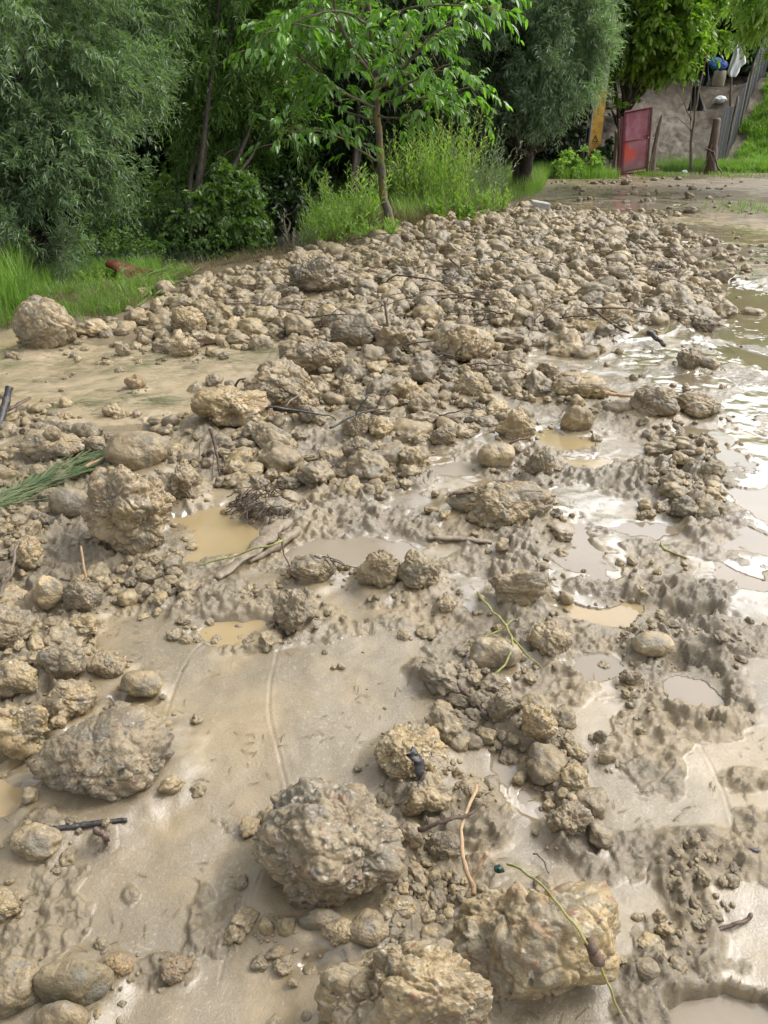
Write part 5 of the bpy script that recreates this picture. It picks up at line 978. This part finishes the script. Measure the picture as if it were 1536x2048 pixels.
# grass flattened in the silt, and the green bundle
def laid(px, n, spread, h, w_, mt, name, label, zoff=.004, kind="stuff"):
    c = curve([(*P(u, v), 0) for u, v in px], 60)[:, :2]; i = rng.integers(0, 58, n); off = rng.normal(0, spread, n); t = c[i + 1] - c[i]; t = t / np.linalg.norm(t, axis=1)[:, None]; xy = c[i] + np.stack([-t[:, 1], t[:, 0]], 1) * off[:, None]
    o = blades(xy, h, w_, 1, mt, name, label, lay=np.arctan2(t[:, 1], t[:, 0]), zoff=zoff); return o
for px, n, sp in (([(-60, 700), (200, 712), (460, 722), (570, 716)], 260, .12), ([(-60, 760), (150, 752), (320, 740), (560, 745)], 260, .16), ([(40, 830), (200, 812), (330, 806)], 170, .08), ([(250, 790), (420, 800), (560, 770)], 60, .08), ([(-40, 800), (60, 790), (220, 780)], 60, .1), ([(-60, 735), (100, 730), (300, 728)], 160, .1)):
    laid(px, int(n * .6), sp, .26, .0045, 'wetgrass', "flattened_grass", "green grass blades combed flat into the silt by the flood")
o = laid([(-120, 1060), (-20, 1030), (80, 985), (150, 955), (215, 928)], 330, .038, .26, .007, 'bundle', "grass_bundle", "x", .03)
del o["kind"]; tag(o, "long bundle of wet green grass stalks lying at the left among stones", "grass bundle")
laid([(130, 640), (230, 600), (330, 575), (420, 555)], 320, .16, .42, .009, 'straw', "straw", "washed-up straw and reed stalks below the left bank", .03)
laid([(250, 640), (300, 590), (360, 560)], 26, .16, .5, .016, 'grass', "reed_stalks", "pale green reed stalks washed up beside the brown tub", .06)
laid([(330, 545), (450, 520), (600, 500)], 260, .16, .4, .007, 'straw', "straw", "washed-up straw in the ditch under the trees", .03)
laid([(1095, 395), (1130, 375), (1180, 390)], 500, .35, .3, .010, 'wetgrass', "flattened_grass", "grass flattened over the end of the bank by the track", .04)
laid([(1290, 352), (1400, 356), (1560, 352)], 500, .3, .4, .012, 'straw', "straw", "dead grass and litter on the ground below the wire fence", .03)
laid([(1340, 385), (1440, 395), (1560, 400)], 400, .6, .3, .012, 'straw', "straw", "plant litter spread on the far right of the track", .02)
laid([(1180, 385), (1300, 395), (1440, 400)], 90, .8, .25, .012, 'darkg' if 'darkg' in M else 'wetgrass', "flattened_grass", "dark wet grass trodden into the far track", .02)
def hit(u, v, y0=24.0):
    for y_ in np.arange(y0, 60, .15):
        a_ = Q(u, v, float(y_))
        if a_.z < G(a_.x, a_.y): return a_
    return Q(u, v, 33)
# ---------------------------------------------------------------- gate, pole, fence and yard
M['redpaint'] = mat_plain("red_gate_paint", (.27, .055, .075), .38, .0, .2, 6, (.20, .035, .05)); M['reddark'] = mat_plain("dark_red_frame", (.13, .02, .03), .45)
def gate_panel_mat():
    m, nt, b = mat("worn_gate_panel"); tc = obc(nt); sp = nt.nodes.new("ShaderNodeSeparateXYZ"); nt.links.new(tc, sp.inputs[0]); n = nz(nt, tc, 3.2, 5); n2 = nz(nt, tc, 18, 5, .65)
    c = mixc(nt, mr(nt, n, .4, .62, 0, 1), (.33, .10, .14), (.46, .20, .26))
    z = mth(nt, 'ADD', sp.outputs[2], mth(nt, 'MULTIPLY', mth(nt, 'SUBTRACT', n, .5), 1.1)); x = mth(nt, 'ADD', sp.outputs[0], mth(nt, 'MULTIPLY', mth(nt, 'SUBTRACT', n, .5), .7))
    k = mth(nt, 'MULTIPLY', mth(nt, 'MULTIPLY', mr(nt, z, .30, .40, 0, 1), mr(nt, z, .86, .76, 0, 1)), mr(nt, mth(nt, 'ADD', x, mth(nt, 'MULTIPLY', sp.outputs[2], .35)), .56, .46, 0, 1))
    c = mixc(nt, k, c, (.62, .09, .06)); dirt = mr(nt, mth(nt, 'ADD', sp.outputs[2], mth(nt, 'MULTIPLY', mth(nt, 'SUBTRACT', n2, .5), .5)), .42, .12, 0, .85)
    c = mixc(nt, dirt, c, (.22, .13, .11)); c = mixc(nt, mr(nt, n2, .6, .7, 0, .5), c, (.15, .05, .04)); nt.links.new(c, b.inputs["Base Color"]); b.inputs["Roughness"].default_value = .36; bump(nt, b, [(n, .02, .3)]); return m
M['panel'] = gate_panel_mat()
yg = 22.9; g0 = Q(1243, 344, yg); g1 = Q(1293, 343, yg + .1); gb = (g0.x, yg, G(g0.x, yg)); gw = g1.x - g0.x; gh = Q(1250, 224, yg).z - gb[2]
root = thing("metal_gate", "worn dark red sheet-metal gate leaf standing alone beyond the track", "gate", gb, R(4)); root.rotation_euler = (0, -.085, R(4))
def bx(nm, mt, c, d, parent, jit=0, rot=None, smooth=False): m_ = MB(); m_.box(c, d, rot, jit); return m_.build(nm, M[mt], parent, smooth)
m_ = MB(); n_ = 12; aa, bb = np.meshgrid(np.linspace(.03, gw - .03, n_), np.linspace(.05, gh - .03, 24), indexing='ij'); Vv = np.stack([aa.ravel(), .02 + .008 * fbm(np.stack([aa.ravel() * 3, bb.ravel() * 3, 0 * aa.ravel()], 1), 5, 2), bb.ravel() + aa.ravel() * .08], 1)
i1, j1 = np.meshgrid(np.arange(n_ - 1), np.arange(23), indexing='ij'); m_.add(Vv, [np.stack([i1 * 24 + j1, (i1 + 1) * 24 + j1, (i1 + 1) * 24 + j1 + 1, i1 * 24 + j1 + 1], -1).reshape(-1, 4)]); pn = m_.build("panel", M['panel'], root); s_ = pn.modifiers.new("s", 'SOLIDIFY'); s_.thickness = .004
m_ = MB()
for c, d in (((.0, 0, gh / 2), (.045, .045, gh)), ((gw, 0, gh / 2 + gw * .04), (.045, .045, gh + gw * .08)), ((gw / 2, 0, .03), (gw - .045, .045, .045))): m_.box(c, d)
m_.tube([(0, 0, gh), (gw, 0, gh + gw * .08)], .028, 4); m_.build("frame", M['reddark'], root, False)
m_ = MB(); m_.tube([(.02, -.02, gh * .53), (gw - .02, -.02, gh * .53 + gw * .08)], .02, 6); m_.build("crossbar", M['redpaint'], root); m_ = MB(); m_.box((gw - .08, -.035, gh * .53 + .09), (.05, .03, .09)); m_.build("latch", M['reddark'], root, False)
m_ = MB(); m_.box((-.07, .0, gh * .46), (.06, .05, gh * .9)); m_.build("hinge_post", M['reddark'], root, False)
M['conc'] = mat_plain("pale_concrete", (.42, .41, .38), .8, 0, .3, 12); M['yellow'] = mat_plain("yellow_paint", (.62, .36, .05), .6, 0, .3, 5, (.36, .19, .03)); M['dark'] = mat_plain("near_black", (.02, .02, .022), .6)
px_, py_ = Q(1181, 330, 24.2).x, 24.2; pz_ = G(px_, py_)
root = thing("utility_pole", "slotted pale concrete pole with a yellow warning face, half hidden by the silvery willow", "pole", (px_, py_, pz_), R(10)); H_ = 7.5
m_ = MB(); m_.box((-.175, 0, H_ / 2), (.03, .30, H_)); m_.box((.01, .02, H_ / 2), (.34, .24, H_)); m_.build("shaft", M['conc'], root, False)
m_ = MB()
for k in range(7): m_.box((-.192, 0, .75 + k * 1.0), (.012, .12, .78))
m_.build("slot", M['dark'], root, False)
bx("warning_panel", 'yellow', (.01, -.11, 1.12), (.35, .012, 2.0), root)
m_ = MB(); tz0 = .80
for (x0, z0), (x1, z1) in (((-.08, 0), (.08, 0)), ((.08, 0), (0, .15)), ((0, .15), (-.08, 0))): m_.tube([(x0, -.119, tz0 + z0), (x1, -.119, tz0 + z1)], .011, 4)
m_.tube([(.008, -.119, tz0 + .11), (-.018, -.119, tz0 + .065), (.014, -.119, tz0 + .065), (-.004, -.119, tz0 + .02)], [.004, .007, .007, .003], 4); m_.box((0, -.118, tz0 - .05), (.17, .006, .012)); m_.build("warning_mark", M['dark'], root, False)
def post(label, pts, r0, r1, mt='post', name='fence_post', cat='post', extra=(), group=None, wob=.25):
    m_ = MB(); m_.tube(curve(pts, 14, .04, int(abs(pts[0][0]) * 7)), np.linspace(r0, r1, 14), 9, wob)
    for e, r in extra: m_.tube(curve(e, 9, .04, 3), np.linspace(r, r * .5, 9), 6, .3)
    return tag(m_.build(name, M[mt]), label, cat, group)
def q(u, v, y): return tuple(Q(u, v, y))
def foot(u, y): a = Q(u, 340, y); return (a.x, y, G(a.x, y) - .05)
post("dark weathered wooden post just left of the red gate", [foot(1229, 23.4), q(1233, 262, 23.4)], .055, .045, 'post')
post("slim grey wooden post touching the red gate's left side", [foot(1237, 23.2), q(1238, 240, 23.2)], .035, .03, 'post')
post("leaning pale wooden post right of the red gate", [foot(1303, 23.2), q(1314, 270, 23.3), q(1325, 228, 23.4)], .085, .03, 'post', extra=[([foot(1298, 23.0), q(1310, 290, 23.2)], .02)])
post("thick rotten fence post wrapped in dead roots near the green slope", [foot(1420, 23.0), q(1427, 290, 23.0), q(1434, 238, 23.1)], .16, .085, 'darkwood', extra=[([foot(1398, 22.7), q(1415, 315, 22.8), q(1424, 290, 22.9)], .02), ([foot(1450, 22.7), q(1432, 322, 22.8), q(1426, 300, 22.9)], .025), ([foot(1440, 22.6), q(1428, 330, 22.7), q(1418, 305, 22.8)], .015), ([q(1410, 300, 22.8), q(1430, 302, 22.8)], .02)])
post("pale forked dead sapling behind the wire fence", [foot(1385, 23.9), q(1383, 280, 24), q(1392, 210, 24), q(1402, 160, 24), q(1414, 108, 24)], .05, .012, 'post', 'dead_sapling', 'sapling', extra=[([q(1382, 240, 24), q(1372, 215, 24), q(1360, 190, 24)], .02), ([q(1380, 262, 24), q(1360, 238, 24), q(1335, 238, 24)], .012), ([q(1384, 300, 24), q(1381, 230, 24), q(1384, 150, 24)], .014)])
def net(A, B, h, name, label, cell=.07, r=.0022, n_extra=0, mt='wire', sag=.0):
    L = math.hypot(B[0] - A[0], B[1] - A[1]); nx = int(L / cell); nz_ = int(h / cell); s, t = np.meshgrid(np.arange(nx + 1), np.arange(nz_ + 1), indexing='ij')
    X = A[0] + (B[0] - A[0]) * s / nx; Y = A[1] + (B[1] - A[1]) * s / nx + .03 * np.sin(s * .37); Zg = ground(X.ravel(), Y.ravel()).reshape(X.shape); Zz = Zg + t * cell * (1 - sag * np.sin(s / nx * 3.14)); Pn = np.stack([X, Y, Zz], -1)
    segs = [(Pn[:-1, :-1].reshape(-1, 3), Pn[1:, 1:].reshape(-1, 3)), (Pn[1:, :-1].reshape(-1, 3), Pn[:-1, 1:].reshape(-1, 3))]; m_ = MB(); dx, dy = (B[0] - A[0]) / L, (B[1] - A[1]) / L
    for a, b in segs:
        k = len(a); o1 = np.array([0, 0, r * 1.5]); o2 = np.array([-dy * r, dx * r, 0]); V = np.stack([a + o1, a - o1 * .5 + o2, a - o1 * .5 - o2, b + o1, b - o1 * .5 + o2, b - o1 * .5 - o2], 1).reshape(-1, 3); bs = np.arange(k)[:, None] * 6
        m_.add(V, [np.concatenate([bs + np.array(f) for f in ((0, 1, 4, 3), (1, 2, 5, 4), (2, 0, 3, 5))])])
    return m_
M['wire'] = mat_plain("grey_wire", (.075, .08, .085), .5, .3)
fA, fB, fC = foot(1306, 23.6), foot(1424, 23.4), None
root = thing("wire_fence", "grey wire mesh fence climbing the slope past the white cloth", "fence", (fB[0], fB[1], fB[2]))
def nb(nm, m_, b): o = m_.build(nm, M['wire'], root); o.location = (-b[0], -b[1], -b[2]); return o
nb("mesh_panel", net(fA, fB, 1.25, '', ''), fB)
cpts = [fB, (10.3, 25.4, 0), (11.5, 27.6, 0), (12.9, 30.2, 0), (14.6, 33.2, 0)]
for a, b in zip(cpts[:-1], cpts[1:]): nb("mesh_panel", net(a, b, 1.7, '', '', .06, .0035), fB)
for x, y in ((10.9, 26.5), (12.2, 28.9), (13.7, 31.7)):
    m_ = MB(); z = G(x, y); m_.tube(curve([(x, y, z - .1), (x + .02, y, z + 1), (x + .05, y, z + 1.9)], 8, .03, int(x * 9)), np.linspace(.05, .04, 8), 7, .2); o = m_.build("post", M['post'], root); o.location = (-fB[0], -fB[1], -fB[2])
M['netgrey'] = mat_plain("dark_netting", (.075, .07, .07), .9); M['white'] = mat_plain("white_cloth", (.85, .87, .90), .85, 0, .1, 8); M['black'] = mat_plain("dark_cloth", (.018, .02, .03), .8, 0, .3, 9); M['blue'] = mat_plain("blue_plastic", (.03, .19, .50), .45, 0, .3, 9); M['blue2'] = mat_plain("violet_blue_plastic", (.06, .11, .42), .45, 0, .3, 9); M['cream'] = mat_plain("cream_plastic", (.34, .31, .20), .6)
def drape(outline, y, mt, name, label, cat, fold=.05, rows=26):
    """hanging cloth: rows of (u_left, u_right, v); folded in depth"""
    oo = np.array(outline, float); t = np.linspace(0, len(oo) - 1, rows); i = np.clip(t.astype(int), 0, len(oo) - 2); f = (t - i)[:, None]; o_ = oo[i] * (1 - f) + oo[i + 1] * f; nc_ = 22; V = []
    for r_, (a, b, v) in enumerate(o_):
        for c in range(nc_):
            s = c / (nc_ - 1); V.append(Q(a + (b - a) * s, v, y + fold * math.sin(s * 11 + r_ * .08) * min(1, r_ / 6 + .3)))
    i1, j1 = np.meshgrid(np.arange(rows - 1), np.arange(nc_ - 1), indexing='ij'); m_ = MB(); m_.add(np.array(V), [np.stack([i1 * nc_ + j1, i1 * nc_ + j1 + 1, (i1 + 1) * nc_ + j1 + 1, (i1 + 1) * nc_ + j1], -1).reshape(-1, 4)]); o = m_.build(name, M[mt]); s_ = o.modifiers.new("s", 'SOLIDIFY'); s_.thickness = .006; return tag(o, label, cat)
drape([(1462, 1486, 82), (1466, 1485, 94), (1467, 1489, 106), (1460, 1492, 126), (1458, 1481, 134), (1454, 1477, 146), (1460, 1471, 154)], 27.0, 'white', "cloth", "white cloth hanging from the top of the wire fence", "cloth", .06)
post("pole holding up the white cloth beside the wire fence", [foot(1452, 28), q(1462, 160, 27.8), q(1476, 84, 27.7)], .04, .03, 'post')
drape([(1411, 1414, 108), (1406, 1416, 125), (1402, 1417, 142), (1399, 1419, 160), (1398, 1414, 172)], 26.5, 'black', "cloth", "dark blue-black cloth hung on the pale dead sapling", "cloth", .05)
drape([(1386, 1396, 172), (1382, 1402, 195), (1377, 1410, 214), (1374, 1412, 222)], 26.0, 'netgrey', "net_drape", "dark netting draped on the bare yard slope", "netting", .12)
def blob(u, v, y, rx, rz, mt, name, label, cat, sd, kind='stone'):
    c = Q(u, v, y); V, Fc, c4 = rock(5, sd, kind); o = link(name, mesh_np(name, V * (rx, rx * .8, rz), [Fc], M[mt]), None, c); return tag(o, label, cat)
blob(1430, 126, 33, .22, .20, 'blue', "plastic_bag", "light blue plastic bag in the dark yard", "bag", 901); blob(1443, 131, 33, .24, .18, 'blue2', "plastic_bag", "violet-blue plastic bag beside the light blue one", "bag", 903)
m_ = MB(); c = Q(1438, 158, 33.5); zz = G(c.x, c.y); m_.tube([(c.x, c.y, zz - .05), (c.x, c.y, zz + .02), (c.x, c.y, zz + .25), (c.x, c.y, zz + .5), (c.x, c.y, zz + .52)], [.20, .22, .24, .22, .19], 16); tag(m_.build("barrel", M['cream']), "cream plastic barrel under the blue bags in the dark yard", "barrel")
c = hit(1440, 207); o = blob(1440, 207, c.y, .22, .13, 'white', "plastic_bag", "white plastic bag lying on the bare slope behind the fence", "bag", 905); o.location = (c.x, c.y, G(c.x, c.y) + .08)
root = thing("wooden_pen", "dark plank pen behind the fence at the right edge of the picture", "pen", (17.2, 34.8, G(17.2, 34.8)))
for k in range(5): bx("post", 'darkwood', (k * .9, 0, .9), (.10, .10, 1.9), root, .01)
m_ = MB()
for k in range(5): m_.box((1.8, .06, .25 + k * .38), (4.2, .03, .16), None, .01)
m_.build("board", M['darkwood'], root, False); bx("roof", 'dark', (1.8, .6, 1.95), (4.4, 1.8, .06), root)
# broken concrete block, bricks by the gate
x, y = P(1078, 424); V, Fc, c4 = rock(5, 77, 'angular'); m_ = MB(); m_.box((0, 0, .09), (.34, .22, .2), Matrix.Rotation(.15, 3, 'Y'), .012); o = m_.build("concrete_block", M['conc'], None, False, (x, y, G(x, y) - .01)); tag(o, "pale grey concrete block at the far tip of the rubble, under the bank", "block"); bv = o.modifiers.new("b", 'BEVEL'); bv.width = .012
M['brick'] = mat_plain("dirty_brick", (.36, .25, .16), .8)
for u, lab in ((1301, "left of two dirty bricks at the foot of the leaning post"), (1311, "right of two dirty bricks at the foot of the leaning post")):
    x, y = P(u, 344); m_ = MB(); m_.box((0, 0, .05), (.2, .12, .11), Matrix.Rotation(rng.uniform(-.3, .3), 3, 'Z'), .006); tag(m_.build("brick", M['brick'], None, False, (x, y, G(x, y))), lab, "brick")
x, y = P(1368, 348); o = blob(1368, 344, y, .09, .05, 'white', "paper_scrap", "small white scrap on the litter in front of the wire fence", "scrap", 911); o.location = (x, y, G(x, y) + .04)
# scrap of green plastic in the boulders
x, y = P(997, 1750, .1); V, Fc, c4 = rock(5, 321, 'angular'); M['gplastic'] = mat_plain("green_plastic", (.01, .05, .035), .4, 0, .4, 60)
tag(link("plastic_scrap", mesh_np("plastic_scrap", V * (.012, .008, .010), [Fc], M['gplastic']), None, (x, y, .12)), "muddy green scrap on the clod behind the huge low boulder", "scrap")
